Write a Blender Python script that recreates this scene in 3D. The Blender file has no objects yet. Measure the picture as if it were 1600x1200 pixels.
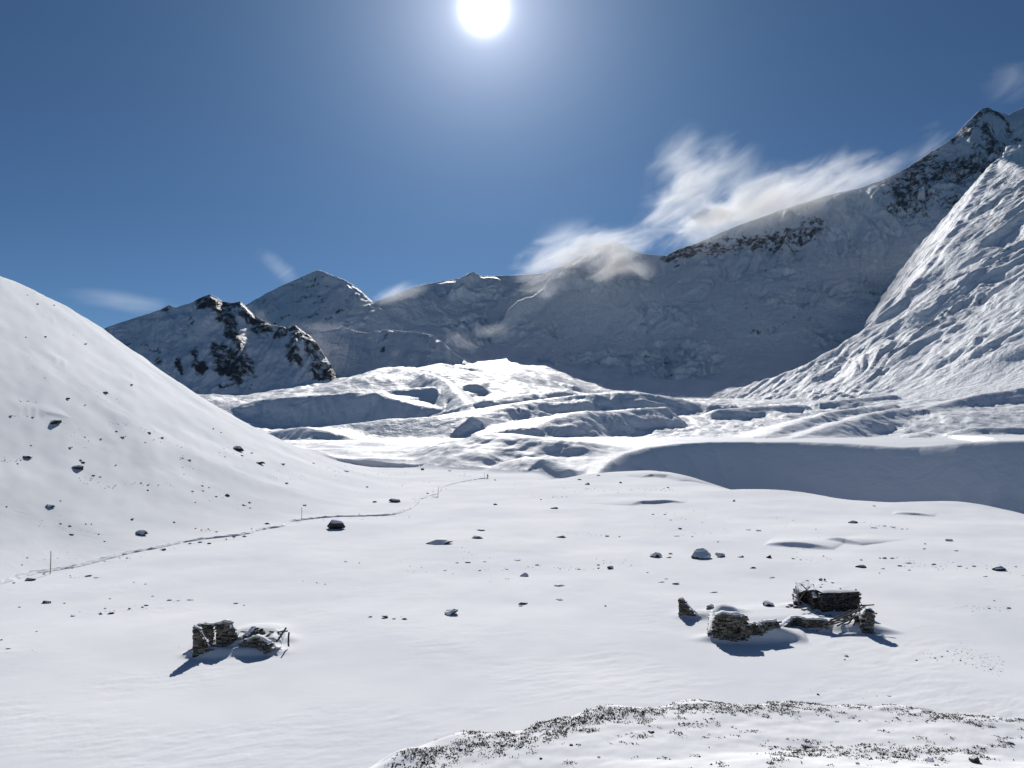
import bpy, bmesh, math, random
import numpy as np
from mathutils import Vector, Matrix

# ------------------------------------------------------------------ camera, sky, sun, exposure
scene = bpy.context.scene
F = 1240.0                      # focal length in photo pixels (photo is 1600 x 1200)
ZC = 17.0                       # eye height above the plain
PITCH = math.atan(76.0 / F)
SUN_EL = math.radians(28.8)
SUN_AZ = math.radians(-2.1)     # left of straight ahead (+Y)
SUN_DIR = Vector((math.sin(SUN_AZ) * math.cos(SUN_EL), math.cos(SUN_AZ) * math.cos(SUN_EL), math.sin(SUN_EL)))

cam_data = bpy.data.cameras.new('camera')
cam_data.sensor_width = 36.0
cam_data.lens = 36.0 * F / 1600.0
cam_data.clip_start = 0.1
cam_data.clip_end = 60000.0
cam = bpy.data.objects.new('camera', cam_data)
cam.location = (0, 0, ZC)
cam.rotation_euler = (math.pi / 2 + PITCH, 0, 0)
scene.collection.objects.link(cam)
scene.camera = cam

world = bpy.data.worlds.new('World')
scene.world = world
world.use_nodes = True
wn = world.node_tree
wn.nodes.clear()


def wnode(t, **kw):
    n = wn.nodes.new(t)
    for k, v in kw.items():
        setattr(n, k, v)
    return n


def wmath(op, a, b=None):
    n = wnode('ShaderNodeMath', operation=op)
    for i, v in enumerate((a, b)):
        if v is None:
            continue
        if isinstance(v, (int, float)):
            n.inputs[i].default_value = v
        else:
            wn.links.new(v, n.inputs[i])
    return n.outputs[0]


sky = wnode('ShaderNodeTexSky', sky_type='NISHITA')
sky.sun_disc = False
sky.sun_elevation = SUN_EL
sky.sun_rotation = SUN_AZ
sky.altitude = 5000.0
sky.air_density = 1.0
sky.dust_density = 0.05
sky.ozone_density = 1.6
bg_sky = wnode('ShaderNodeBackground')
bg_sky.inputs['Strength'].default_value = 0.046
tint = wnode('ShaderNodeMix', data_type='RGBA', blend_type='MULTIPLY')   # thin, dry air at five thousand metres: a deeper blue
tint.inputs[0].default_value = 1.0
tint.inputs[7].default_value = (0.62, 0.83, 0.97, 1)
wn.links.new(sky.outputs[0], tint.inputs[6])
wn.links.new(tint.outputs[2], bg_sky.inputs['Color'])
# the sun's disc and its aureole in the thin air
geo = wnode('ShaderNodeTexCoord')
dot = wnode('ShaderNodeVectorMath', operation='DOT_PRODUCT')
nrm = wnode('ShaderNodeVectorMath', operation='NORMALIZE')
wn.links.new(geo.outputs['Generated'], nrm.inputs[0])
wn.links.new(nrm.outputs[0], dot.inputs[0])
dot.inputs[1].default_value = SUN_DIR
theta = wmath('MULTIPLY', wmath('ARCCOSINE', wmath('MINIMUM', dot.outputs['Value'], 0.9999999)), 180.0 / math.pi)


def aureole(strength, width, power=1.0):
    e = wmath('POWER', wmath('DIVIDE', theta, width), power)
    return wmath('MULTIPLY', wmath('EXPONENT', wmath('MULTIPLY', e, -1.0)), strength)


def glow(val, col):
    b = wnode('ShaderNodeBackground')
    b.inputs['Color'].default_value = (*col, 1)
    wn.links.new(val, b.inputs['Strength'])
    return b.outputs[0]


def add_sh(a, b):
    n = wnode('ShaderNodeAddShader')
    wn.links.new(a, n.inputs[0])
    wn.links.new(b, n.inputs[1])
    return n.outputs[0]


sh = bg_sky.outputs[0]
sh = add_sh(sh, glow(aureole(3.2, 1.05, 1.9), (1.0, 0.99, 0.97)))
sh = add_sh(sh, glow(aureole(0.50, 2.4, 1.0), (0.90, 0.93, 1.0)))
sh = add_sh(sh, glow(aureole(0.26, 6.4, 1.3), (0.86, 0.84, 1.0)))
sh = add_sh(sh, glow(aureole(0.14, 17.0, 1.6), (0.42, 0.72, 1.0)))
wout = wnode('ShaderNodeOutputWorld')
wn.links.new(sh, wout.inputs['Surface'])

sun_data = bpy.data.lights.new('sun', 'SUN')
sun_data.energy = 3.9
sun_data.angle = math.radians(0.53)
sun_data.color = (1.0, 0.965, 0.92)
sun = bpy.data.objects.new('sun', sun_data)
sun.rotation_euler = (-SUN_DIR).to_track_quat('-Z', 'Y').to_euler()
sun.location = (0, 0, 400)
scene.collection.objects.link(sun)

scene.view_settings.view_transform = 'Standard'
scene.view_settings.look = 'None'
scene.view_settings.gamma = 1.0
scene.view_settings.exposure = 0.28
scene.render.engine = 'CYCLES'
cy = scene.cycles
cy.use_denoising = True
cy.max_bounces = 6
cy.diffuse_bounces = 4
cy.glossy_bounces = 1
cy.transmission_bounces = 1
cy.volume_bounces = 1
cy.transparent_max_bounces = 8
cy.volume_max_steps = 256
cy.volume_step_rate = 0.5

# ------------------------------------------------------------------ noise and terrain helpers (numpy)
_rng = np.random.RandomState(7)
_perm = np.concatenate([_rng.permutation(512)] * 2)
_ang = _rng.rand(512) * 2 * np.pi
_gx, _gy = np.cos(_ang), np.sin(_ang)


def pn(x, y, seed=0):
    """2-D gradient noise, about -1..1"""
    x = np.asarray(x, float) + seed * 17.31
    y = np.asarray(y, float) + seed * 9.77
    xi = np.floor(x).astype(np.int64)
    yi = np.floor(y).astype(np.int64)
    fx = x - xi
    fy = y - yi
    u = fx * fx * fx * (fx * (fx * 6 - 15) + 10)
    v = fy * fy * fy * (fy * (fy * 6 - 15) + 10)
    xi &= 511
    yi &= 511
    x1 = (xi + 1) & 511
    y1 = (yi + 1) & 511

    def g(a, b, dx, dy):
        h = _perm[_perm[a] + b]
        return _gx[h] * dx + _gy[h] * dy
    n0 = g(xi, yi, fx, fy)
    n1 = g(x1, yi, fx - 1, fy)
    n2 = g(xi, y1, fx, fy - 1)
    n3 = g(x1, y1, fx - 1, fy - 1)
    a = n0 + u * (n1 - n0)
    b = n2 + u * (n3 - n2)
    return (a + v * (b - a)) * 1.5


def fbm(x, y, octs=4, seed=0, gain=0.5):
    s = 0.0
    a = 1.0
    for i in range(octs):
        s = s + a * pn(x, y, seed + i * 3)
        x = np.asarray(x) * 2.03
        y = np.asarray(y) * 2.03
        a *= gain
    return s


def ridged(x, y, octs=4, seed=0, gain=0.5):
    s = 0.0
    a = 1.0
    for i in range(octs):
        s = s + a * (1 - np.abs(pn(x, y, seed + i * 3)) * 1.6)
        x = np.asarray(x) * 2.03
        y = np.asarray(y) * 2.03
        a *= gain
    return s


def smax(a, b, k):
    h = np.clip(0.5 + 0.5 * (a - b) / k, 0, 1)
    return b + (a - b) * h + k * h * (1 - h)


def sstep(a, b, x):
    t = np.clip((x - a) / (b - a), 0, 1)
    return t * t * (3 - 2 * t)


_cp, _sp = math.cos(PITCH), math.sin(PITCH)


def P(px, py, Y):
    """the point at world depth Y (metres along +Y) that the photo shows at pixel px, py"""
    a = (np.asarray(px, float) - 800) / F
    b = (600 - np.asarray(py, float)) / F
    dy = _cp - b * _sp
    dz = _sp + b * _cp
    return np.stack(np.broadcast_arrays(a / dy * Y, Y + 0 * a, ZC + dz / dy * Y), -1)


def P0(px, py, z=0.0):
    """the point at height z on that pixel's line of sight"""
    b = (600 - py) / F
    Y = (z - ZC) * (_cp - b * _sp) / (_sp + b * _cp)
    return P(px, py, Y)


def proj(x, y, z):
    dy = np.asarray(y, float)
    dz = np.asarray(z, float) - ZC
    f = dy * _cp + dz * _sp
    u = -dy * _sp + dz * _cp
    return 800 + F * np.asarray(x) / f, 600 - F * u / f


def poly_field(X, Y, pts):
    """signed distance to an open polyline (positive on the far side), z on it, length along it"""
    pts = np.asarray(pts, float)
    best = np.full(X.shape, 1e12)
    sgn = np.ones(X.shape)
    zz = np.zeros(X.shape)
    al = np.zeros(X.shape)
    acc = 0.0
    for a, b in zip(pts[:-1], pts[1:]):
        dx, dy = b[0] - a[0], b[1] - a[1]
        L2 = dx * dx + dy * dy
        t = np.clip(((X - a[0]) * dx + (Y - a[1]) * dy) / L2, 0, 1)
        d2 = (X - a[0] - t * dx) ** 2 + (Y - a[1] - t * dy) ** 2
        m = d2 < best
        best = np.where(m, d2, best)
        cr = dx * (Y - a[1]) - dy * (X - a[0])
        sgn = np.where(m, np.where(cr >= 0, 1.0, -1.0), sgn)
        zz = np.where(m, a[2] + t * (b[2] - a[2]), zz)
        al = np.where(m, acc + t * math.sqrt(L2), al)
        acc += math.sqrt(L2)
    return np.sqrt(best) * sgn, zz, al


def ridge(X, Y, pts, front, back, rnd, gully=0.0, gl=20.0, seed=3):
    """a crest line (x, y, z) whose near side falls at slope `front` and far side at `back`"""
    s, z, al = poly_field(X, Y, pts)
    d = np.abs(s)
    # past its ends a crest sinks away
    for a, b in ((pts[0], pts[1]), (pts[-1], pts[-2])):
        e = np.array([a[0] - b[0], a[1] - b[1]])
        e = e / np.hypot(*e)
        o = np.maximum((X - a[0]) * e[0] + (Y - a[1]) * e[1], 0)
        z = z - 0.9 * o
    if gully:
        g = fbm(al / gl + 0.02 * s + 0.9 * pn(al / (2.3 * gl), s / 40, seed + 5), s / 34 + 5, 4, seed, 0.6) + 0.3
        z = z + np.where(s < 0, gully * g * np.clip(d / 12, 0, 1), 0)
    fr = front * (np.sqrt(d * d + rnd * rnd) - rnd)
    bk = back * (np.sqrt(d * d + 4 * rnd * rnd) - 2 * rnd)
    return z - np.where(s < 0, fr, bk)


def line(*p):
    return np.array([P(a, b, c) for a, b, c in p])


# ---- the plain's far edge, beyond which the ground falls into a hidden trough
EDGE = np.array([P0(a, b) for a, b in ((470, 713), (560, 718), (650, 727), (700, 735), (760, 748), (810, 752), (860, 752),
                                       (900, 747), (930, 743), (960, 741), (1010, 741), (1060, 751), (1100, 760),
                                       (1140, 768), (1190, 769), (1250, 774), (1320, 782), (1400, 787), (1480, 787),
                                       (1540, 797), (1600, 808), (1720, 828), (1900, 850))])
# ---- the bench in the foreground
BENCH = line((-100, 1500, 11.0), (200, 1300, 15.0), (560, 1222, 18.2), (640, 1180, 19.0), (760, 1150, 20.0), (880, 1125, 20.8),
             (960, 1111, 21.4), (1050, 1103, 21.8), (1200, 1101, 22.0), (1400, 1109, 21.6), (1500, 1115, 21.3),
             (1600, 1123, 21.0), (1750, 1140, 20.4), (2100, 1190, 19.0))
HILL_Y = np.array([0, 100, 180, 230, 260, 300, 340, 380, 430, 480, 510, 540, 600, 700.])
HILL_Z = np.array([68, 68, 67, 65.3, 62.8, 56.5, 47.5, 38, 29, 18.5, 12.5, 6.5, 0, -4.])
HILL_XF = (np.array([0, 90, 118, 157, 185, 250, 300, 400, 500, 600]), np.array([62, 58, 53, 42, 34, 34, 44, 70, 95, 120.]))
DRIFTS = []       # (x, y, height, rx, ry_near, ry_far)
SCARPS = []       # (polyline, height, reach)


def hill(X, Y):
    zc = np.interp(Y, HILL_Y, HILL_Z)
    xf = np.interp(Y, *HILL_XF)
    u = (-X - xf) / (156.0 - xf)
    u = np.clip(u, 0, 2.5)
    g = np.where(u < 1, u ** 1.55, 1 + 0.9 * (u - 1) - 2.2 * (u - 1) ** 2)
    g = np.maximum(g, 0.2 * (u > 1))
    h = zc * g
    amt = sstep(0, 0.35, u)
    h = h + amt * (0.8 * fbm(X / 46, Y / 70, 3, 11) + 0.30 * fbm(X / 11 + Y / 30, Y / 22, 3, 12)
                   + 0.30 * (ridged((0.45 * X + Y) / 21, (X - 0.4 * Y) / 70, 3, 13) - 0.9) * sstep(0.0, 0.6, fbm(X / 60, Y / 60, 2, 14)))
    return h


def near_field(X, Y):
    z = 0.35 * fbm(X / 60, Y / 60, 3, 1) + 0.10 * fbm(X / 9, Y / 16, 3, 2) * sstep(20, 60, Y)
    # wind-carved ripples in patches
    pm = sstep(0.05, 0.7, fbm(X / 15, Y / 12, 3, 5) + 0.25)
    wu, wv = 0.93 * X + 0.36 * Y, 0.93 * Y - 0.36 * X
    z = z + pm * (0.022 * fbm(wu / 2.2, wv / 0.9, 4, 4, 0.6) + 0.006 * ridged(wu / 4.5, wv / 1.4, 2, 6)) * (1 - sstep(70, 170, Y))
    # low swell where the plain runs out (right of centre)
    z = z + 1.6 * np.exp(-((X - 58) / 26) ** 2 - ((Y - 318) / 30) ** 2)
    z = z + 0.9 * np.exp(-((X - 75) / 22) ** 2 - ((Y - 226) / 10) ** 2)
    z = z + 0.6 * np.exp(-((X - 108) / 18) ** 2 - ((Y - 190) / 10) ** 2)
    for x, y, h, rx, rn, rf in DRIFTS:
        dy = Y - y
        r2 = ((X - x) / rx) ** 2 + (dy / np.where(dy < 0, rn, rf)) ** 2
        z = z + h * np.exp(-r2 ** 1.5)
    for pts, h, reach in SCARPS:
        s, _, al = poly_field(X, Y, pts)
        L = np.sum(np.hypot(*np.diff(np.asarray(pts)[:, :2], axis=0).T))
        w = np.sin(np.pi * np.clip(al / L, 0, 1)) ** 0.6
        d = np.abs(s)
        z = z + h * w * np.where(s < 0, np.exp(-(d / (0.9 * h + 0.05)) ** 2), np.exp(-(d / reach) ** 2))
    z = z + hill(X, Y)
    s, _, _ = poly_field(X, Y, EDGE)
    s = np.maximum(s, 0)
    z = z - np.minimum(0.30 * (np.sqrt(s * s + 100) - 10), 15.0 * sstep(8, 40, X))
    # the bench the camera stands over
    s, zb, _ = poly_field(X, Y, BENCH)
    s = s + 0.45 * fbm(X / 2.4, Y / 2.4, 3, 23)
    top = zb + 0.16 * np.maximum(-s - 3, 0) + 0.05 * fbm(X / 3.5, Y / 2.2, 4, 21) + 0.014 * fbm(X / 0.7, Y / 0.5, 3, 22)
    b = np.where(s < 0, top, zb + 0.05 * fbm(X / 3.5, Y / 2.2, 4, 21) - 0.62 * (np.sqrt(s * s + 0.25) - 0.5))
    b = np.where(Y < 60, b, -50.0)
    z = smax(z, b, 0.5)
    return z


# ---- moraines and glacier beyond the plain
BASE_Y = np.array([0, 330, 450, 560, 700, 850, 1000, 1250, 1400, 1560, 2200, 2700, 3200.])
BASE_Z = np.array([-40, -16, -14, -6, 4, 20, 36, 58, 66, 78, 112, 200, 300.])
BASE_ZL = np.array([-40, -16, -14, -6, 0, 6, 10, 18, 26, 78, 118, 190, 300.])
RA = line((880, 775, 320), (925, 748, 335), (950, 722, 355), (975, 708, 372), (1010, 699, 388), (1060, 693, 400), (1110, 690, 404), (1180, 690, 402),
          (1250, 690, 392), (1330, 693, 376), (1400, 698, 362), (1440, 697, 356), (1500, 692, 346), (1560, 689, 338), (1640, 687, 330),
          (1800, 684, 322), (2200, 684, 316), (4200, 684, 300))
RB = line((500, 742, 500), (575, 722, 475), (640, 703, 455), (700, 688, 432), (760, 677, 410), (800, 678, 400), (850, 683, 394), (900, 689, 390),
          (950, 697, 392), (1000, 712, 400))
RB2 = line((700, 716, 378), (745, 704, 380), (775, 696, 386), (790, 690, 392))
RB3 = line((770, 727, 352), (820, 714, 350), (850, 717, 346), (890, 733, 338))
RC = line((360, 690, 820), (440, 672, 790), (470, 667, 770), (500, 672, 740), (545, 684, 720), (585, 693, 715), (620, 700, 715))
RC2 = line((500, 668, 800), (560, 661, 810), (610, 655, 800), (680, 651, 790), (740, 650, 770))
RD = line((680, 668, 800), (720, 656, 850), (760, 643, 880), (800, 632, 920), (850, 625, 980), (900, 618, 1030), (950, 613, 1060), (1000, 613, 1080),
          (1040, 620, 1090), (1090, 629, 1100), (1150, 634, 1080))
RD2 = line((830, 668, 700), (870, 652, 740), (920, 643, 800), (980, 640, 850), (1040, 636, 900))
RE = line((300, 650, 1540), (365, 636, 1520), (400, 626, 1500), (440, 621, 1490), (500, 617, 1480), (560, 613, 1470), (590, 614, 1460), (620, 624, 1420),
          (650, 632, 1400), (700, 640, 1380))
RE2 = line((585, 614, 1440), (600, 610, 1480), (640, 606, 1500), (680, 604, 1520))
RF = line((665, 582, 1750), (690, 590, 1650), (705, 603, 1520), (722, 620, 1400), (740, 640, 1280), (752, 655, 1180))
RG = line((630, 590, 1900), (660, 577, 2000), (690, 568, 2150), (720, 573, 2200), (745, 573, 2250))
RH = line((740, 600, 1650), (770, 590, 1800), (800, 588, 1900), (850, 592, 1950), (900, 603, 1900))
RI = line((760, 625, 1300), (800, 618, 1380), (850, 614, 1450), (890, 608, 1500))
RJ = line((1195, 682, 640), (1225, 668, 700), (1262, 655, 780), (1300, 644, 860), (1345, 637, 930), (1400, 632, 980))
RK = line((1245, 684, 620), (1285, 669, 690), (1330, 655, 780), (1380, 643, 870), (1440, 634, 950))
RL = line((1120, 640, 1000), (1190, 634, 1050), (1250, 632, 1080), (1262, 633, 1080))
RM = line((1280, 629, 1120), (1340, 622, 1160), (1400, 616, 1180))
RN = line((1425, 682, 640), (1445, 675, 660), (1465, 680, 650), (1485, 676, 640), (1520, 668, 640), (1600, 667, 640), (1700, 664, 640))
RO = line((1440, 640, 900), (1480, 628, 960), (1530, 616, 1000), (1600, 606, 1020), (1700, 600, 1030))
RIDGES = ((RA, 0.92, 0.0, 3.0, 0, 20, 'moraine'), (RB, 0.44, 0.12, 6.0, 1.6, 50, 'moraine'), (RB2, 0.50, 0.6, 5.0, 0.6, 30, 'moraine'),
          (RB3, 0.62, 0.5, 5.0, 1.2, 30, 'moraine'), (RC, 0.85, 0.05, 3.0, 2.0, 30, 'snow'), (RC2, 0.5, 0.05, 6.0, 0, 30, 'snow'),
          (RD, 0.62, 0.12, 6.0, 4.0, 45, 'snow'), (RD2, 0.80, 0.12, 4.0, 3.0, 40, 'snow'), (RE, 0.85, -0.05, 4.0, 4.0, 26, 'snow'),
          (RE2, 0.7, 0.2, 4.0, 0, 40, 'snow'), (RF, 0.75, 0.75, 6.0, 3.0, 40, 'snow'), (RG, 0.5, 0.2, 10.0, 3.0, 60, 'snow'),
          (RJ, 0.70, 0.25, 4.0, 3.0, 50, 'snow'), (RK, 0.70, 0.25, 4.0, 2.0, 50, 'snow'), (RL, 0.75, 0.3, 4.0, 2.0, 50, 'snow'), (RM, 0.75, 0.2, 4.0, 2.0, 50, 'snow'),
          (RN, 0.8, 0.2, 4.0, 2.0, 40, 'snow'), (RO, 0.7, 0.2, 4.0, 2.0, 40, 'snow'),
          *[(line((1333 + 17 * i, 658, 900), (1339 + 17 * i, 667, 850), (1349 + 16 * i, 681, 790)), 1.3, 0.5, 1.5, 0, 20, 'snow') for i in range(4)],
          (RH, 0.62, 0.25, 8.0, 4.0, 60, 'snow'), (RI, 0.72, 0.25, 6.0, 3.0, 50, 'snow'))


def mid_field(X, Y):
    t = X / np.maximum(Y, 1)
    w = sstep(-0.06, 0.10, t)
    z = (1 - w) * np.interp(Y, BASE_Y, BASE_ZL) + w * np.interp(Y, BASE_Y, BASE_Z)
    # the shelf left of centre stands higher than the trough in the middle
    z = z + sstep(1480, 1900, Y) * 62 * sstep(-0.36, -0.10, t) * (1 - sstep(-0.02, 0.14, t))
    z = z + sstep(560, 1000, Y) * 16 * sstep(0.3, 0.6, t)
    far = sstep(480, 900, Y)
    n = 5.0 * fbm(X / 120, Y / 150, 3, 31) + 2.0 * fbm(X / 38 + Y / 90, Y / 50, 3, 32)
    z = z + far * n * (0.55 + 0.45 * sstep(0.2, 0.0, t))
    # hummocks on the shelf
    hz = sstep(1500, 1650, Y) * (1 - sstep(2400, 2600, Y)) * (1 - sstep(0.0, 0.12, t))
    z = z + hz * (11 * fbm(X / 150, Y / 260, 2, 33) + 2.2 * ridged(X / 70 + Y / 200, Y / 150, 2, 34))
    # pressure ridges and crevasses on the glacier to the right
    gz = sstep(0.08, 0.2, t) * sstep(430, 520, Y)
    w = fbm(X / 130, Y / 200, 2, 35)
    z = z + gz * (3.5 * sstep(520, 700, Y) * (ridged((X * 0.55 + Y * 0.83) / 95 + 1.2 * w, (X * 0.83 - Y * 0.55) / 330, 3, 36) - 0.9)
                  + 1.1 * fbm(X / 14, Y / 26, 3, 37))
    for pts, fr, bk, rnd, gu, gl, _ in RIDGES:
        r = ridge(X, Y, pts, fr, bk, rnd, gu, gl)
        z = smax(z, r, 3.0)
    rough = sstep(520, 800, Y)
    z = z + rough * (1.3 * (ridged(X / 44 + 0.5 * w, Y / 60, 3, 41, 0.55) - 0.9) * np.clip(0.6 + fbm(X / 160, Y / 200, 2, 42), 0.1, 1.2) + 0.45 * fbm(X / 12, Y / 18, 3, 38, 0.6))
    bz = sstep(60, 20, X) * sstep(330, 350, Y) * (1 - sstep(560, 640, Y))
    z = z + bz * (1.2 * fbm(X / 34 + Y / 60, Y / 34, 2, 39) + 0.25 * fbm(X / 9, Y / 12, 3, 40))
    return z


def field(X, Y):
    X = np.asarray(X, float)
    Y = np.asarray(Y, float)
    a = near_field(X, Y)
    m = Y > 280
    if not m.any():
        return a
    b = np.full(X.shape, -60.0)
    b[m] = mid_field(X[m], Y[m])
    return smax(a, b, 3.0)


def hit(px, py, y0=12.0, y1=700.0, n=2600):
    """where the line of sight through a photo pixel first meets the ground"""
    ys = np.exp(np.linspace(math.log(y0), math.log(y1), n))
    p = P(px, py, ys)
    d = p[:, 2] - field(p[:, 0], ys)
    i = np.argmax(d < 0)
    if d[i] >= 0:
        i = n - 1
    t = d[i - 1] / (d[i - 1] - d[i] + 1e-9) if i > 0 else 0
    q = p[i - 1] + (p[i] - p[i - 1]) * t if i > 0 else p[0]
    return Vector((float(q[0]), float(q[1]), float(field(np.array([q[0]]), np.array([q[1]]))[0])))


# ---- wind drifts round the ruins and lips of drifted snow on the plain
for _px, _py, _h, _rx, _rn, _rf in ((386, 1013, 0.95, 1.5, 0.9, 2.4), (322, 1025, 0.5, 1.5, 0.8, 1.2), (395, 1022, 0.45, 2.2, 0.7, 1.2), (1175, 997, 0.3, 3.0, 0.8, 2.0), (345, 1008, 0.45, 1.6, 0.8, 2.0), (405, 992, 0.55, 2.2, 1.2, 3.0), (440, 1003, 0.30, 1.2, 0.8, 1.8),
                                    (1140, 998, 0.45, 2.4, 0.7, 1.6), (1085, 962, 0.45, 1.6, 1.0, 2.5), (1205, 966, 0.35, 4.5, 2.0, 5.0), (1330, 985, 0.5, 2.2, 0.9, 3.0),
                                    (1298, 958, 0.5, 2.4, 1.2, 2.4), (1255, 950, 0.3, 2.0, 1.0, 2.0), (1368, 988, 0.35, 1.8, 0.6, 3.0), (1133, 958, 0.4, 1.8, 1.0, 2.0)):
    _q = P0(_px, _py)
    DRIFTS.append((_q[0], _q[1], _h, _rx, _rn, _rf))
_sc = []
for _pts, _h, _r in ((((1150, 991), (1185, 993), (1220, 995), (1262, 1000)), 0.75, 4.0), (((1235, 976), (1262, 980), (1295, 984)), 0.6, 3.0),
                     (((1108, 951), (1128, 953), (1152, 952)), 0.4, 2.0), (((983, 790), (1000, 787), (1020, 787), (1048, 785), (1070, 786)), 0.8, 9.0),
                     (((1195, 851), (1240, 854), (1280, 857), (1304, 858)), 0.75, 8.0), (((1288, 845), (1315, 848), (1350, 852)), 0.65, 7.0),
                     (((1000, 746), (1020, 744), (1045, 747), (1068, 752)), 1.3, 14.0), (((1395, 803), (1430, 805), (1460, 807)), 0.5, 6.0),
                     (((78, 562), (95, 565), (112, 572)), 0.5, 3.0), (((198, 582), (212, 588), (226, 597)), 0.6, 3.0), (((196, 598), (205, 600), (216, 605)), 0.5, 3.0),
                     (((204, 549), (222, 560), (244, 575)), 0.6, 3.0), (((25, 640), (60, 645), (110, 652)), 0.35, 3.0), (((68, 492), (82, 498), (96, 505)), 0.4, 3.0)):
    _sc.append((np.array([hit(a, b) for a, b in _pts]), _h, _r))
SCARPS.extend(_sc)
_E = [np.array([50.0])]
for _p, _h, _r in _sc:
    if _p[0, 1] > 85 and _p[0, 0] > 0:
        _E.append(np.arange(_p[:, 1].min() - 1.8, _p[:, 1].max() + 1.8, 0.4))
EXTRA_ROWS = np.concatenate(_E)
# ------------------------------------------------------------------ materials
MAT = {}


class NT:
    def __init__(self, name):
        self.m = bpy.data.materials.new(name)
        self.m.use_nodes = True
        self.t = self.m.node_tree
        self.t.nodes.clear()
        self.out = self.n('ShaderNodeOutputMaterial')

    def n(self, t, **kw):
        n = self.t.nodes.new(t)
        for k, v in kw.items():
            setattr(n, k, v)
        return n

    def l(self, a, b):
        self.t.links.new(a, b)

    def set(self, sock, v):
        if hasattr(v, 'is_output') or isinstance(v, bpy.types.NodeSocket):
            self.l(v, sock)
        else:
            sock.default_value = v

    def math(self, op, a, b=0.0, clamp=False):
        n = self.n('ShaderNodeMath', operation=op)
        n.use_clamp = clamp
        self.set(n.inputs[0], a)
        self.set(n.inputs[1], b)
        return n.outputs[0]

    def noise(self, vec, scale, detail=4.0, rough=0.55, dist=0.0):
        n = self.n('ShaderNodeTexNoise')
        self.l(vec, n.inputs['Vector'])
        n.inputs['Scale'].default_value = scale
        n.inputs['Detail'].default_value = detail
        n.inputs['Roughness'].default_value = rough
        n.inputs['Distortion'].default_value = dist
        return n.outputs['Fac']

    def mapv(self, vec, scale=(1, 1, 1), rot=(0, 0, 0)):
        n = self.n('ShaderNodeMapping')
        self.l(vec, n.inputs['Vector'])
        n.inputs['Scale'].default_value = scale
        n.inputs['Rotation'].default_value = rot
        return n.outputs[0]

    def ramp(self, fac, a, b):
        n = self.n('ShaderNodeMapRange')
        n.interpolation_type = 'SMOOTHSTEP'
        self.set(n.inputs['Value'], fac)
        n.inputs['From Min'].default_value = a
        n.inputs['From Max'].default_value = b
        return n.outputs['Result']

    def mix(self, fac, a, b):
        n = self.n('ShaderNodeMix', data_type='RGBA')
        self.set(n.inputs[0], fac)
        self.set(n.inputs[6], a if not isinstance(a, tuple) else (*a, 1))
        self.set(n.inputs[7], b if not isinstance(b, tuple) else (*b, 1))
        return n.outputs[2]

    def bump(self, height, dist, strength=1.0, normal=None):
        n = self.n('ShaderNodeBump')
        n.inputs['Strength'].default_value = strength
        n.inputs['Distance'].default_value = dist
        self.l(height, n.inputs['Height'])
        if normal is not None:
            self.l(normal, n.inputs['Normal'])
        return n.outputs[0]

    def bsdf(self, color, rough=0.7, spec=0.2, normal=None):
        n = self.n('ShaderNodeBsdfPrincipled')
        self.set(n.inputs['Base Color'], color if not isinstance(color, tuple) else (*color, 1))
        self.set(n.inputs['Roughness'], rough)
        n.inputs['Specular IOR Level'].default_value = spec
        if normal is not None:
            self.l(normal, n.inputs['Normal'])
        self.l(n.outputs[0], self.out.inputs['Surface'])
        return n

    def pos(self):
        return self.n('ShaderNodeNewGeometry').outputs['Position']

    def attr(self, name):
        n = self.n('ShaderNodeAttribute')
        n.attribute_name = name
        return n.outputs['Fac']


SNOW = (0.86, 0.885, 0.92)


def mat_ground():
    k = NT('wind_packed_snow')
    p = k.pos()
    streak = k.mapv(p, (0.55, 1.6, 1.0), (0, 0, 0.25))
    h1 = k.noise(streak, 1.3, 5.0, 0.6, 0.4)
    h1 = k.math('MULTIPLY', h1, k.ramp(k.noise(p, 0.11, 3.0, 0.5), 0.42, 0.68))
    h2 = k.noise(p, 0.18, 4.0, 0.5)
    hh = k.math('ADD', k.math('MULTIPLY', h1, 0.05), k.math('MULTIPLY', h2, 0.10))
    tint = k.noise(p, 0.05, 3.0, 0.5)
    col = k.mix(k.ramp(tint, 0.3, 0.7), (0.80, 0.825, 0.865), (0.905, 0.92, 0.94))
    # bare earth and turf where the wind has swept the bench
    s = k.attr('soil')
    sn = k.noise(k.mapv(p, (1.0, 1.5, 1.0), (0, 0, 0.2)), 5.0, 6.0, 0.7)
    sm = k.ramp(k.math('ADD', sn, k.math('MULTIPLY', k.math('SUBTRACT', s, 1.0), 0.5)), 0.56, 0.64)
    col = k.mix(sm, col, k.mix(k.noise(p, 9.0, 3.0), (0.028, 0.024, 0.016), (0.10, 0.085, 0.06)))
    b = k.bump(hh, 1.0, 0.45)
    k.bsdf(col, 0.9, 0.03, b)
    return k.m


def mat_snowfield(name, bd, spec):
    k = NT(name)
    p = k.pos()
    h1 = k.noise(k.mapv(p, (1, 1, 1)), 0.06, 6.0, 0.6, 0.3)
    r = k.attr('rock')
    rn = k.noise(p, 0.12, 5.0, 0.65)
    rm = k.ramp(k.math('ADD', rn, k.math('MULTIPLY', k.math('SUBTRACT', r, 1.0), 0.6)), 0.50, 0.60)
    col = k.mix(rm, (0.86, 0.885, 0.92), (0.10, 0.095, 0.095))
    k.bsdf(col, 0.6, spec, k.bump(h1, bd, 0.6))
    return k.m


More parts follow.
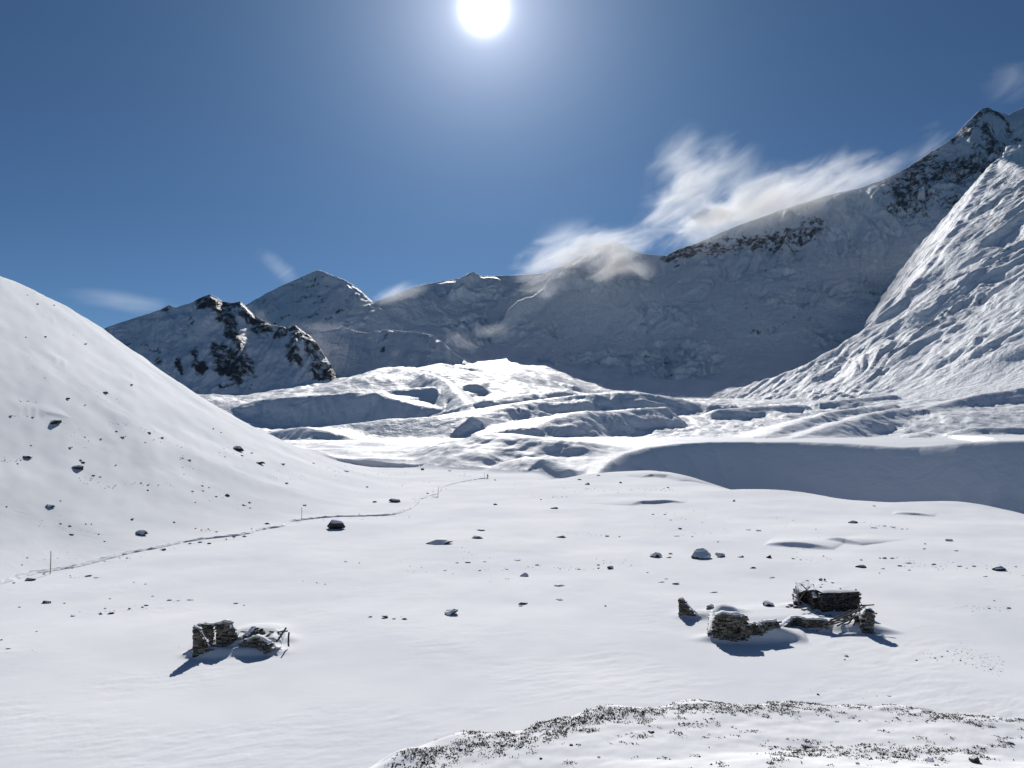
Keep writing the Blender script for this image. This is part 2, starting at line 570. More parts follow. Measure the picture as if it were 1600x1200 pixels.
def mat_mountain(name, s1, bd, rock_a, rock_b, spec=0.12):
    """snow with rock wherever the `rock` attribute and finer noise let it through"""
    k = NT(name)
    p = k.pos()
    n1 = k.noise(p, s1, 7.0, 0.62, 0.3)
    n2 = k.noise(k.mapv(p, (1, 1, 0.35)), s1 * 3.2, 5.0, 0.65)
    r = k.attr('rock')
    f = k.math('ADD', k.math('MULTIPLY', n1, 0.9), k.math('MULTIPLY', n2, 0.9))
    f = k.math('SUBTRACT', f, 0.40)
    rm = k.ramp(k.math('ADD', f, k.math('MULTIPLY', k.math('SUBTRACT', r, 1.0), 0.45)), 0.33, 0.58)
    rc = k.mix(k.noise(p, s1 * 2.5, 5.0, 0.6), rock_a, rock_b)
    col = k.mix(rm, SNOW, rc)
    hh = k.math('ADD', n1, k.math('MULTIPLY', n2, 0.5))
    k.bsdf(col, 0.6, spec, k.bump(hh, bd, 0.9))
    return k.m


MAT['ground'] = mat_ground()
MAT['snowfield'] = mat_snowfield('moraine_snow', 6.0, 0.12)
MAT['bank'] = mat_snowfield('bank_snow', 1.6, 0.06)
MAT['rocky'] = mat_mountain('snow_and_dark_rock', 0.018, 12.0, (0.05, 0.049, 0.052), (0.15, 0.142, 0.14))
MAT['wall'] = mat_mountain('shaded_face_snow', 0.016, 22.0, (0.085, 0.083, 0.088), (0.19, 0.18, 0.18))
MAT['ice'] = mat_mountain('fluted_ice_snow', 0.022, 9.0, (0.10, 0.10, 0.11), (0.2, 0.19, 0.19), 0.04)


# ------------------------------------------------------------------ mesh builders
def grid_obj(name, V, mat, keep=None, attrs=None, kind='structure'):
    """mesh from a (rows, cols, 3) array, optionally only the faces in `keep`"""
    nr, nc = V.shape[:2]
    idx = np.arange(nr * nc).reshape(nr, nc)
    q = np.stack([idx[:-1, :-1], idx[:-1, 1:], idx[1:, 1:], idx[1:, :-1]], -1).reshape(-1, 4)
    if keep is not None:
        q = q[keep.reshape(-1)]
    if len(q) == 0:
        return None
    used = np.zeros(nr * nc, bool)
    used[q.reshape(-1)] = True
    remap = np.cumsum(used) - 1
    q = remap[q]
    co = V.reshape(-1, 3)[used]
    me = bpy.data.meshes.new(name)
    me.vertices.add(len(co))
    me.vertices.foreach_set('co', co.astype(np.float32).reshape(-1))
    me.loops.add(len(q) * 4)
    me.loops.foreach_set('vertex_index', q.astype(np.int32).reshape(-1))
    me.polygons.add(len(q))
    me.polygons.foreach_set('loop_start', np.arange(0, len(q) * 4, 4, dtype=np.int32))
    me.polygons.foreach_set('use_smooth', np.ones(len(q), bool))
    me.update(calc_edges=True)
    for k, a in (attrs or {}).items():
        at = me.attributes.new(k, 'FLOAT', 'POINT')
        at.data.foreach_set('value', np.asarray(a, np.float32).reshape(-1)[used])
    me.materials.append(mat)
    ob = bpy.data.objects.new(name, me)
    scene.collection.objects.link(ob)
    ob['kind'] = kind
    return ob


# ------------------------------------------------------------------ near and middle ground
GRID = []


def hit(px, py, n=0):
    """as above, read off the finished ground mesh"""
    T, R, Z = GRID
    t = (px - 800) / F
    for _ in range(3):
        c = np.clip((t - T[0]) / (T[1] - T[0]), 0, len(T) - 1.001)
        i = int(c)
        z = Z[:, i] * (1 - c + i) + Z[:, i + 1] * (c - i)
        x = t * R
        qx, qy = proj(x, R, z)
        j = int(np.argmax(qy <= py)) if (qy <= py).any() else len(R) - 1
        t = t + (px - qx[j]) / F
    j = max(j, 1)
    w = float(np.clip((qy[j - 1] - py) / (qy[j - 1] - qy[j] + 1e-9), 0, 1))
    Y = R[j - 1] * (1 - w) + R[j] * w
    return Vector((float(t * Y), float(Y), float(z[j - 1] * (1 - w) + z[j] * w)))


def ground_z(X, Y):
    """height of the finished ground mesh"""
    T, R, Z = GRID
    X = np.asarray(X, float)
    Y = np.asarray(Y, float)
    j = np.clip(np.searchsorted(R, Y) - 1, 0, len(R) - 2)
    v = (Y - R[j]) / (R[j + 1] - R[j])
    c = np.clip((X / Y - T[0]) / (T[1] - T[0]), 0, len(T) - 1.001)
    i = c.astype(int)
    u = c - i
    return (Z[j, i] * (1 - u) + Z[j, i + 1] * u) * (1 - v) + (Z[j + 1, i] * (1 - u) + Z[j + 1, i + 1] * u) * v


def build_land():
    NC = 960
    T = np.linspace(-0.86, 0.86, NC)
    fg = np.concatenate([np.linspace(6, 14, 12)[:-1], np.linspace(14, 24.5, 105)[:-1], np.linspace(24.5, 40, 22)[:-1]])
    s = np.arange(1 / 40.0, 1 / 330.0, -1.45 / (17 * F))
    near = 1 / s
    mid = np.arange(331, 470, 1.05)
    far = np.exp(np.linspace(math.log(471), math.log(2900), 360))
    R = np.sort(np.concatenate([fg, near, mid, far, EXTRA_ROWS]))
    R = R[np.concatenate([[True], np.diff(R) > 0.04])]
    Y = np.repeat(R[:, None], NC, 1)
    X = Y * T[None, :]
    Z = field(X, Y)
    V = np.stack([X, Y, Z], -1)
    GRID.extend((T, R, Z))
    # where the bench is swept bare
    s, _, al = poly_field(X, Y, BENCH)
    px, py = proj(X, Y, Z)
    crest = np.exp(-((s + 0.55) / 0.75) ** 2) * sstep(600, 720, px) * (0.55 + 0.45 * sstep(1500, 1000, px))
    wide = np.exp(-((s + 1.1) / 1.2) ** 2) * sstep(600, 660, px) * sstep(1000, 860, px)
    low = np.exp(-((py - 1172) / 22) ** 2) * sstep(1120, 1230, px) * sstep(1700, 1500, px) * 0.72
    soil = np.clip(np.maximum(np.maximum(crest, 0.85 * wide), low) + 0.35 * fbm(X / 0.9, Y / 0.5, 3, 51) - 0.1, 0, 1)
    soil = np.where((Y < 30) & (s < 0.6), soil, 0)
    # rock showing on the steep gullied moraine faces
    gz = np.gradient(Z, axis=0) / np.gradient(Y, axis=0)
    rock = sstep(0.55, 0.95, gz) * np.clip(0.55 + 0.9 * fbm(X / 30, Y / 30, 3, 52), 0, 1) * sstep(600, 700, Y)
    rock = rock * (0.35 + 0.65 * sstep(-0.1, -0.25, T)[None, :])

    def cell(a):
        return 0.25 * (a[:-1, :-1] + a[1:, :-1] + a[:-1, 1:] + a[1:, 1:])
    cx, cyy, cz = cell(X), cell(Y), cell(Z)
    nearz = near_field(cx, cyy)
    is_near = (cz - nearz < 1.2) & (cyy < 640)
    xf = np.interp(cyy, *HILL_XF)
    is_hill = is_near & (-cx > xf + 6)
    sA, _, _ = poly_field(cx, cyy, RA)
    is_mor = ~is_near & (sA < 14) & (sA > -70) & (cx > 40) & (cyy < 520)
    is_mor2 = ~is_near & ~is_mor & (cyy < 520)
    rest = ~is_near & ~is_mor & ~is_mor2
    at = {'soil': soil, 'rock': rock}
    grid_obj('ground', V, MAT['ground'], is_near & ~is_hill, at)
    grid_obj('hillside', V, MAT['ground'], is_hill, at)
    grid_obj('moraine', V, MAT['bank'], is_mor, at)
    grid_obj('moraine', V, MAT['bank'], is_mor2, at)
    grid_obj('glacier', V, MAT['snowfield'], rest, at)


# ------------------------------------------------------------------ mountains
def seg_dist(px, py, pts):
    d = np.full(np.shape(px), 1e9)
    for (ax, ay), (bx, by) in zip(pts[:-1], pts[1:]):
        dx, dy = bx - ax, by - ay
        t = np.clip(((px - ax) * dx + (py - ay) * dy) / (dx * dx + dy * dy), 0, 1)
        d = np.minimum(d, np.hypot(px - ax - t * dx, py - ay - t * dy))
    return d


def mountain(name, crest, foot, ncol, nrow, mat, detail, expo=1.2, back=0.35, nback=26):
    """a mountain side: crest line and foot line (x, y, z), the slope between them and the far side behind the crest"""
    tc, tf = crest[:, 0] / crest[:, 1], foot[:, 0] / foot[:, 1]
    T = np.linspace(tc[0], tc[-1], ncol)
    Yr, Zr = np.interp(T, tc, crest[:, 1]), np.interp(T, tc, crest[:, 2])
    Yf, Zf = np.interp(T, tf, foot[:, 1]), np.interp(T, tf, foot[:, 2])
    k = np.ones(9) / 9
    for _ in range(2):
        Yr = np.convolve(np.pad(Yr, 4, mode='edge'), k, 'valid')
        Yf = np.convolve(np.pad(Yf, 4, mode='edge'), k, 'valid')
    v = np.concatenate([-back * np.linspace(1, 0, nback + 1)[:-1] ** 1.6, np.linspace(0, 1, nrow) ** 1.12])
    Vv = v[:, None]
    Y = Yr + (Yf - Yr) * Vv
    hh = (Zr - Zf)
    prof = np.where(Vv >= 0, np.clip(1 - Vv, 0, 1) ** expo, 1 + 1.1 * Vv - 0.6 * Vv ** 2)
    Z = Zf + hh * prof
    X = Y * T
    d, rock = detail(X, Y, Z, np.broadcast_to(Vv, X.shape), np.broadcast_to(hh, X.shape))
    Y = Y - 0.55 * d
    Z = Z + 0.83 * d
    return grid_obj(name, np.stack([X, Y, Z], -1)[::-1], mat, None, {'rock': rock[::-1]})


def det_wall(X, Y, Z, V, H):
    px, py = proj(X, Y, Z)
    U = X
    W = Z * 1.3
    fade = np.clip(np.abs(V) / 0.06, 0.12, 1)
    wx = 80 * fbm(U / 260, W / 260, 3, 61)
    d = 30 * fbm(U / 420, W / 420, 3, 62)
    # hanging glacier: patches of tilted, broken lumps between smooth snow
    tilt = W + 0.28 * U + wx
    patch = sstep(-0.15, 0.55, fbm(U / 330, W / 170, 3, 64)) * sstep(0.06, 0.22, V)
    d = d + 20 * patch * fbm((U + 0.6 * wx) / 95, tilt / 46, 3, 63, 0.6)
    d = d + 14 * patch * np.abs(fbm((U + wx) / 42, tilt / 24, 3, 65, 0.6))
    d = d + 3.0 * fbm(U / 60, W / 60, 3, 69, 0.6)
    gul = np.where(px > 760, U - 0.40 * W, U + 0.55 * W) + 0.8 * wx
    d = d + 9 * (ridged(gul / 105, W / 700, 3, 59, 0.6) - 0.9) * sstep(0.02, 0.10, V) * (1 - 0.7 * sstep(0.5, 0.8, V))
    # fluted rock under the crest on the right
    fl = sstep(1030, 1100, px) * (1 - sstep(0.30, 0.48, V))
    dia = U - 0.35 * W
    d = d + fl * (17 * (ridged(dia / 90 + 0.4 * fbm(U / 200, W / 200, 2, 66), W / 900, 3, 67, 0.6) - 0.9))
    # diagonal ribs high on the face that the sun reaches
    for pts, amp, w in ((((992, 396), (930, 412), (870, 450), (835, 478), (795, 508)), 66, 8), (((745, 436), (728, 447), (716, 452)), 40, 5),
                        (((724, 458), (706, 465)), 30, 4), (((1440, 250), (1452, 238), (1468, 228)), 25, 6), (((1340, 296), (1300, 312), (1280, 330)), 18, 5),
                        (((700, 545), (735, 520), (760, 512)), 24, 6), (((1215, 330), (1290, 368), (1360, 330)), 14, 7)):
        dd = seg_dist(px, py, pts)
        d = d + amp * np.exp(-(dd / w) ** 2) * (V > -0.02)
    d = d * fade
    # rock bands
    band = 0.0
    for pts, w, s in ((((1045, 397), (1090, 388), (1170, 378), (1240, 372), (1275, 358)), 20, 1.0),
                      (((1410, 300), (1450, 265), (1500, 270), (1550, 262)), 38, 1.15), (((1400, 330), (1440, 320), (1500, 320)), 24, 0.9),
                      (((1490, 218), (1520, 195), (1542, 170), (1560, 180), (1575, 205), (1590, 215)), 11, 1.0), (((1540, 200), (1550, 235), (1525, 240)), 15, 1.0),
                      (((1365, 350), (1400, 350)), 10, 0.55), (((1345, 320), (1330, 370)), 14, 0.5), (((1505, 340), (1520, 300), (1555, 255)), 12, 1.0),
                      (((1430, 405), (1415, 440), (1432, 425)), 10, 0.75), (((1360, 470), (1380, 475)), 8, 0.55), (((1165, 490), (1175, 460), (1200, 420), (1215, 400)), 5, 0.6),
                      (((1175, 522), (1215, 518), (1240, 500)), 6, 0.75), (((1020, 550), (1045, 565)), 12, 0.45), (((1260, 505), (1290, 515)), 7, 0.6),
                      (((920, 480), (915, 495)), 5, 0.4)):
        dd = seg_dist(px, py, pts)
        band = np.maximum(band, s * np.exp(-(dd / w) ** 2))
    rock = np.clip(band + 0.22 * fbm(dia / 60, W / 130, 3, 68) * (band > 0.08) + 0.55 * patch * sstep(0.25, 0.75, fbm(U / 40, tilt / 22, 3, 70)), 0, 1)
    rock = rock * (V > -0.01)
    return d, rock


def det_rocky(X, Y, Z, V, H):
    px, py = proj(X, Y, Z)
    U, W = X, Z * 1.3
    d = 16 * fbm(U / 220, W / 220, 3, 71) + 5 * fbm(U / 50, W / 70, 4, 72, 0.6)
    d = d + 6 * (ridged(U / 42 + 0.5 * fbm(U / 120, W / 120, 2, 73), W / 420, 3, 74) - 0.9) * sstep(0.05, 0.25, V)
    spurs = ((((328, 462), (345, 490), (362, 520), (378, 555), (390, 590)), 8, 9), (((378, 474), (395, 500), (420, 515), (440, 520)), 6, 8),
             (((462, 512), (475, 530), (500, 560), (520, 588)), 4, 12), (((462, 512), (458, 540), (465, 565)), 6, 8), (((262, 478), (255, 488)), 14, 6))
    for pts, amp, w in spurs:
        d = d + amp * np.exp(-(seg_dist(px, py, pts) / w) ** 2)
    d = d * np.clip(np.abs(V) / 0.05, 0.25, 1)
    rock = 0.0
    for pts, w, s in ((((315, 472), (330, 464), (348, 485), (366, 525), (380, 560), (388, 580)), 12, 1.0), (((342, 545), (362, 555), (350, 575), (375, 580)), 14, 0.95),
                      (((302, 545), (306, 575)), 7, 0.8), (((318, 570), (314, 585)), 7, 0.8), (((372, 480), (390, 492), (405, 510), (430, 515), (445, 522)), 11, 0.95),
                      (((460, 512), (480, 525), (495, 545), (512, 570), (525, 590)), 15, 1.1), (((495, 550), (505, 580)), 16, 1.0), (((460, 530), (455, 560), (465, 565)), 9, 0.85),
                      (((262, 480), (256, 486)), 6, 0.9), (((290, 520), (300, 500)), 6, 0.5), (((245, 550), (250, 570)), 7, 0.6), (((280, 572), (284, 585)), 6, 0.6),
                      (((340, 605), (390, 603)), 6, 0.5), (((190, 530), (230, 545)), 6, 0.4)):
        rock = np.maximum(rock, 1.25 * s * np.exp(-(seg_dist(px, py, pts) / (1.3 * w)) ** 2.4))
    rock = np.clip(rock + 0.30 * fbm(U / 35, W / 55, 3, 75) + 0.12, 0, 1.1) * (V > -0.08)
    return d, rock


def det_back(X, Y, Z, V, H):
    U, W = X, Z * 1.3
    d = 34 * fbm(U / 420, W / 420, 3, 81) + 20 * (ridged((U + 0.5 * W) / 150, (W - 0.5 * U) / 700, 3, 82) - 0.9)
    d = d + 8 * fbm(U / 70, W / 90, 3, 83, 0.6)
    d = d * np.clip(np.abs(V) / 0.05, 0.2, 1)
    rock = np.clip(0.42 + 0.5 * fbm((U + 0.6 * W) / 240, (W - 0.6 * U) / 90, 4, 84), 0, 0.85) * (V > -0.02)
    return d, rock


def det_low(X, Y, Z, V, H):
    px, py = proj(X, Y, Z)
    U, W = X, Z * 1.3
    d = 12 * fbm(U / 160, W / 160, 3, 91) + 5 * (ridged(U / 60, W / 260, 3, 92) - 0.9)
    d = d * np.clip(np.abs(V) / 0.06, 0.2, 1)
    rock = 0.8 * np.exp(-(seg_dist(px, py, ((603, 522), (598, 550), (592, 565))) / 6) ** 2)
    rock = np.maximum(rock, 0.6 * np.exp(-(seg_dist(px, py, ((655, 530), (690, 548), (705, 560))) / 7) ** 2))
    rock = np.clip(rock + 0.15 * fbm(U / 30, W / 40, 3, 93), 0, 1)
    return d, rock


def build_mountains():
    mountain('mountain', line((520, 500, 3350), (560, 478, 3420), (590, 470, 3480), (612, 462, 3500), (650, 447, 3550), (690, 440, 3620), (740, 432, 3660),
                              (800, 430, 3700), (850, 426, 3700), (880, 414, 3710), (905, 400, 3715), (930, 393, 3716), (960, 392, 3710), (1000, 396, 3700),
                              (1040, 399, 3700), (1060, 389, 3710), (1090, 379, 3730), (1120, 366, 3750), (1170, 346, 3780), (1230, 326, 3810), (1290, 306, 3830),
                              (1340, 296, 3850), (1380, 281, 3880), (1410, 266, 3900), (1440, 248, 3920), (1470, 228, 3930), (1490, 215, 3940), (1510, 192, 3960),
                              (1532, 171, 3980), (1543, 168, 3990), (1556, 174, 4000), (1575, 180, 4020), (1600, 168, 4050), (1640, 160, 4100), (1720, 190, 4150), (1850, 240, 4200)),
             line((500, 585, 2900), (580, 565, 2950), (700, 580, 2880), (850, 592, 2760), (1040, 620, 2560), (1250, 600, 2560), (1440, 600, 2560), (1700, 600, 2560), (1900, 600, 2600)),
             760, 250, MAT['wall'], det_wall, 1.15)
    mountain('rocky_peak', line((60, 560, 2500), (130, 528, 2560), (170, 511, 2600), (200, 500, 2620), (240, 486, 2640), (258, 480, 2640), (264, 477, 2640), (275, 479, 2640),
                                (296, 474, 2640), (312, 466, 2640), (328, 461, 2640), (338, 465, 2640), (348, 471, 2640), (366, 473, 2650), (376, 472, 2650), (384, 480, 2650),
                                (396, 492, 2640), (412, 501, 2620), (430, 509, 2600), (448, 513, 2580), (462, 509, 2570), (476, 518, 2550), (486, 525, 2530), (498, 540, 2500),
                                (512, 562, 2470), (524, 584, 2440), (536, 602, 2420), (560, 620, 2400)),
             line((40, 640, 2030), (170, 640, 2050), (330, 640, 2080), (400, 632, 2130), (450, 625, 2190), (500, 622, 2260), (530, 620, 2310), (580, 625, 2340)),
             420, 190, MAT['rocky'], det_rocky, 1.1)
    mountain('snow_peak', line((300, 515, 5900), (360, 488, 5950), (390, 473, 6000), (420, 456, 6000), (445, 444, 6000), (470, 433, 6000), (490, 424, 6000), (498, 421, 6000),
                               (510, 426, 6000), (522, 432, 6010), (536, 436, 6020), (550, 444, 6030), (566, 457, 6040), (580, 470, 6050), (600, 490, 6050), (660, 530, 6000)),
             line((280, 560, 5250), (400, 560, 5150), (500, 560, 5080), (600, 560, 5250), (700, 560, 5400)), 220, 110, MAT['rocky'], det_back, 1.1)
    mountain('snow_ridge', line((440, 545, 2720), (480, 524, 2740), (500, 519, 2745), (525, 514, 2750), (545, 513, 2750), (560, 518, 2750), (575, 520, 2750), (600, 515, 2740),
                                (625, 517, 2740), (655, 519, 2730), (675, 524, 2720), (690, 534, 2700), (704, 546, 2680), (720, 558, 2660), (735, 570, 2640), (760, 585, 2620)),
             line((420, 592, 2470), (520, 592, 2480), (640, 585, 2490), (700, 590, 2510), (780, 600, 2540)), 300, 100, MAT['wall'], det_low, 1.0)


# ---- the lit, fluted ice slope on the right: it climbs to the right and its near spur hides the face behind
GX, GY = 0.75, 0.19
GM = math.hypot(GX, GY)
CU = np.array([-GY, GX]) / GM       # along the contour (away from the camera)
CV = np.array([GX, GY]) / GM        # up the slope
ICE0 = (704.0, 1092.0, 84.0)


def ice_plane(v):
    vv = np.sqrt(np.maximum(v, 0) ** 2 + 60 ** 2) - 60
    return ICE0[2] + GM * vv * (1 - 0.00010 * vv) - 0.4 * np.maximum(-v, 0)


def on_ice(px, py):
    """the point of the slope on a photo pixel's line of sight"""
    ys = np.linspace(1300, 3400, 2000)
    p = P(px, py, ys)
    d = p[:, 2] - ice_plane((p[:, 0] - ICE0[0]) * CV[0] + (p[:, 1] - ICE0[1]) * CV[1])
    i = int(np.argmax(d < 0)) if (d < 0).any() else len(ys) - 1
    return p[i]


SPUR = np.array([on_ice(a, b) for a, b in ((1040, 634), (1100, 625), (1180, 600), (1240, 579), (1300, 546), (1350, 514), (1400, 474), (1440, 430), (1470, 389), (1500, 345),
                                           (1520, 310), (1545, 266), (1562, 246), (1600, 262), (1680, 285), (1800, 310))])


def build_ice():
    nu, nv = 480, 430
    u = np.linspace(-300, 1850, nu)[:, None]
    v = np.linspace(-160, 1560, nv)[None, :]
    X = ICE0[0] + CU[0] * u + CV[0] * v
    Y = ICE0[1] + CU[1] * u + CV[1] * v
    Z = ice_plane(v) + 0 * u
    wob = fbm(u / 300, v / 300, 3, 101)
    up = sstep(10, 160, v)
    # bowls and buttresses, then flutes down the fall line
    Z = Z + up * (26 * fbm(u / 330, v / 620, 3, 102))
    us = u * (1 + 0.10 * wob) + 75 * wob + 0.10 * v + 30 * fbm(u / 120, v / 200, 2, 115)
    Z = Z + up * 16 * (ridged(us / 150, v / 640, 2, 103) - 0.9)
    Z = Z + up * np.clip(0.75 + 0.9 * fbm(u / 210, v / 330, 2, 114), 0.05, 1.5) * 6.5 * (ridged(us / 54 + 0.4 * fbm(u / 110, v / 160, 2, 113), v / 420, 3, 104, 0.55) - 0.9)
    Z = Z + up * 2.4 * (ridged(us / 18, v / 260, 2, 112, 0.6) - 0.9)
    ser = np.clip(0.4 + 1.1 * fbm(u / 240, v / 300, 2, 105), 0, 1)
    Z = Z + (0.25 + 0.75 * up) * ser * 5.5 * fbm(u / 26, v / 40, 4, 106, 0.62)
    # broken ice at the toe of the slope
    toe = np.exp(-((v - 20) / 60) ** 2) * sstep(200, 420, u)
    Z = Z + toe * 6 * fbm(u / 22, v / 22, 3, 107, 0.65)
    s, zs, al = poly_field(X, Y, SPUR)
    s = s + 7 * fbm(u / 60, v / 60, 3, 108)
    # beyond the spur the ground drops away
    near = np.exp(-(np.minimum(s, 0) / 22) ** 2)
    plane = Z + near * (zs - Z)
    Z = np.where(s > 0, plane - 1.1 * (np.sqrt(s * s + 64) - 8), plane)
    fold = near * (5 * fbm(u / 30, v / 50, 3, 109) + 4 * fbm(u / 90, v / 90, 2, 110))
    Z = Z + fold
    Z = np.maximum(Z, -40)
    rock = np.clip(0.30 + 0.55 * fbm(us / 90, v / 160, 4, 111), 0, 1) * up * 0.85
    cell = 0.25 * (s[:-1, :-1] + s[1:, :-1] + s[:-1, 1:] + s[1:, 1:])
    grid_obj('ice_slope', np.stack([X, Y, Z], -1)[::-1], MAT['ice'], (cell < 260)[::-1], {'rock': rock[::-1]})


build_land()
build_mountains()
build_ice()

# ------------------------------------------------------------------ object materials
def mat_rock(name, dark, light, snow_at=0.62, scale=2.5, island=0.4):
    """weathered stone, snow lying on whatever faces up"""
    k = NT(name)
    p = k.n('ShaderNodeTexCoord').outputs['Object']
    g = k.n('ShaderNodeNewGeometry')
    n1 = k.noise(p, scale, 6.0, 0.65)
    n2 = k.noise(p, scale * 4, 4.0, 0.6)
    isl = g.outputs['Random Per Island']
    col = k.mix(k.math('ADD', k.math('MULTIPLY', n1, 0.6), k.math('MULTIPLY', k.math('SUBTRACT', isl, 0.3), island)), dark, light)
    sep = k.n('ShaderNodeSeparateXYZ')
    k.l(g.outputs['Normal'], sep.inputs[0])
    up = k.math('ADD', sep.outputs[2], k.math('MULTIPLY', k.math('SUBTRACT', n2, 0.5), 0.7))
    sm = k.ramp(up, snow_at, snow_at + 0.12)
    col = k.mix(sm, col, SNOW)
    k.bsdf(col, 0.85, 0.15, k.bump(n2, 0.04, 0.6))
    return k.m


def mat_plain(name, a, b, scale=3.0, rough=0.85, stretch=(1, 1, 1), bumpd=0.01):
    k = NT(name)
    p = k.mapv(k.n('ShaderNodeTexCoord').outputs['Object'], stretch)
    n = k.noise(p, scale, 5.0, 0.6)
    k.bsdf(k.mix(n, a, b), rough, 0.15, k.bump(n, bumpd, 0.6))
    return k.m


MAT['rock'] = mat_rock('frost_split_rock', (0.030, 0.029, 0.031), (0.115, 0.105, 0.10), 0.60)
MAT['snowy_rock'] = mat_rock('snow_plastered_rock', (0.035, 0.033, 0.035), (0.12, 0.11, 0.105), 0.16)
MAT['brown_rock'] = mat_rock('brown_rock', (0.07, 0.045, 0.035), (0.20, 0.14, 0.11), 0.75, 14.0)
MAT['stone'] = mat_rock('dry_stone', (0.018, 0.016, 0.013), (0.30, 0.265, 0.21), 0.66, 2.0, 1.0)
MAT['hutstone'] = mat_rock('dark_hut_stone', (0.010, 0.008, 0.007), (0.11, 0.09, 0.07), 0.8, 2.0, 0.9)  # much darker stone tone, used on the hut and lean-to walls
MAT['core'] = mat_plain('dark_rubble_fill', (0.006, 0.005, 0.005), (0.022, 0.019, 0.016))
MAT['wood'] = mat_plain('grey_weathered_wood', (0.07, 0.06, 0.055), (0.22, 0.195, 0.175), 6.0, 0.85, (6, 6, 0.8))
MAT['darkwood'] = mat_plain('dark_weathered_wood', (0.03, 0.022, 0.02), (0.10, 0.075, 0.065), 6.0, 0.85, (6, 6, 0.8))
MAT['snowcap'] = mat_plain('settled_snow', (0.83, 0.855, 0.895), (0.89, 0.905, 0.93), 1.5, 0.8, (1, 1, 1), 0.06)
MAT['chips'] = mat_plain('grey_chips', (0.03, 0.028, 0.026), (0.15, 0.14, 0.13), 4.0, 0.9)
MAT['turf'] = mat_plain('dead_turf', (0.020, 0.018, 0.010), (0.12, 0.10, 0.055), 1.2, 0.9)
MAT['trail'] = mat_plain('trodden_snow', (0.70, 0.725, 0.77), (0.86, 0.88, 0.91), 3.0, 0.8, (1, 1, 1), 0.08)
MAT['jacket'] = mat_plain('dark_jacket', (0.010, 0.011, 0.014), (0.025, 0.026, 0.03), 8.0)
MAT['trousers'] = mat_plain('dark_trousers', (0.012, 0.012, 0.014), (0.03, 0.03, 0.034), 8.0)
MAT['skin'] = mat_plain('skin', (0.32, 0.20, 0.14), (0.40, 0.26, 0.19), 8.0, 0.6)


# ------------------------------------------------------------------ object helpers
def link(name, me, parent=None, label=None, cat=None, group=None, kind=None):
    ob = bpy.data.objects.new(name, me)
    scene.collection.objects.link(ob)
    if parent is not None:
        ob.parent = parent
    for k, v in (('label', label), ('category', cat), ('group', group), ('kind', kind)):
        if v:
            ob[k] = v
    return ob


def thing(name, loc, label, cat, group=None, rz=0.0):
    o = link(name, None, None, label, cat, group)
    o.location = loc
    o.rotation_euler = (0, 0, rz)
    o.empty_display_size = 0.2
    return o


def mesh_of(name, verts, faces, mat, smooth=False):
    me = bpy.data.meshes.new(name)
    me.from_pydata([tuple(v) for v in verts], [], faces)
    if smooth:
        me.polygons.foreach_set('use_smooth', [True] * len(me.polygons))
    me.update()
    me.materials.append(mat)
    return me


def hull(points, bevel=0.0):
    bm = bmesh.new()
    for p in points:
        bm.verts.new(p)
    r = bmesh.ops.convex_hull(bm, input=bm.verts)
    bmesh.ops.delete(bm, geom=list({g for g in r['geom_interior'] + r['geom_unused'] if isinstance(g, bmesh.types.BMVert)}), context='VERTS')
    if bevel:
        bmesh.ops.bevel(bm, geom=bm.edges[:], offset=bevel, segments=1, affect='EDGES', clamp_overlap=True)
    bmesh.ops.recalc_face_normals(bm, faces=bm.faces[:])
    return bm


def bm_mesh(bm, name, mat, smooth=False):
    me = bpy.data.meshes.new(name)
    bm.to_mesh(me)
    bm.free()
    if smooth:
        me.polygons.foreach_set('use_smooth', [True] * len(me.polygons))
    me.materials.append(mat)
    return me


RND = random.Random(11)


def rock_points(rnd, n=16, flat=0.0):
    """angular block in a unit footprint (-.5...5), base at 0, top near 1"""
    pts = []
    for _ in range(n):
        a = rnd.uniform(0, 6.283)
        z = rnd.random()
        r = (0.5 - 0.18 * z * z) * rnd.uniform(0.78, 1.0) * (1 if z < 0.9 else 0.8)
        pts.append((r * math.cos(a) + 0.08 * (z - 0.5) * rnd.uniform(-1, 1), r * math.sin(a), z * (1 - flat * rnd.random())))
    return pts


ROCKS = [bm_mesh(hull(rock_points(RND, RND.randint(12, 18), RND.choice([0, 0.25]))), 'rock', MAT['rock']) for _ in range(14)]
SNOWY = []
for _m in ROCKS[:6]:
    _c = _m.copy()
    _c.materials[0] = MAT['snowy_rock']
    SNOWY.append(_c)


def place_rock(px, py, w, h, label, group=None, me=None, name='rock', depth=0.75, snowy=False):
    q = hit(px, py + h * 0.5)
    wm = w / F * q.y * (1.12 if name == 'boulder' else 1.1)
    hm = h / F * q.y * (0.74 if name == 'boulder' else 0.56)
    ob = link(name, me or RND.choice(SNOWY if snowy else ROCKS), None, label, 'boulder' if name == 'boulder' else 'rock', group)
    ob.location = (q.x, q.y + 0.3 * wm * depth, q.z - 0.22 * hm)
    ob.scale = (wm, wm * depth, hm * 1.28)
    ob.rotation_euler = (RND.uniform(-0.08, 0.08), RND.uniform(-0.12, 0.12), RND.uniform(-0.5, 0.5) + (math.pi if RND.random() < 0.5 else 0))
    return ob


# ------------------------------------------------------------------ the trodden path
TRAIL_PX = ((-60, 926), (-20, 917), (0, 911), (37, 901), (75, 892), (112, 886), (150, 876), (190, 867), (240, 857), (290, 846), (337, 840), (381, 835), (412, 827),
            (437, 824), (447, 816), (469, 812), (506, 809), (537, 807), (581, 806), (616, 804), (634, 798), (647, 790), (653, 782), (666, 776), (684, 771),
            (689, 762), (703, 757), (725, 752), (750, 748), (764, 747))


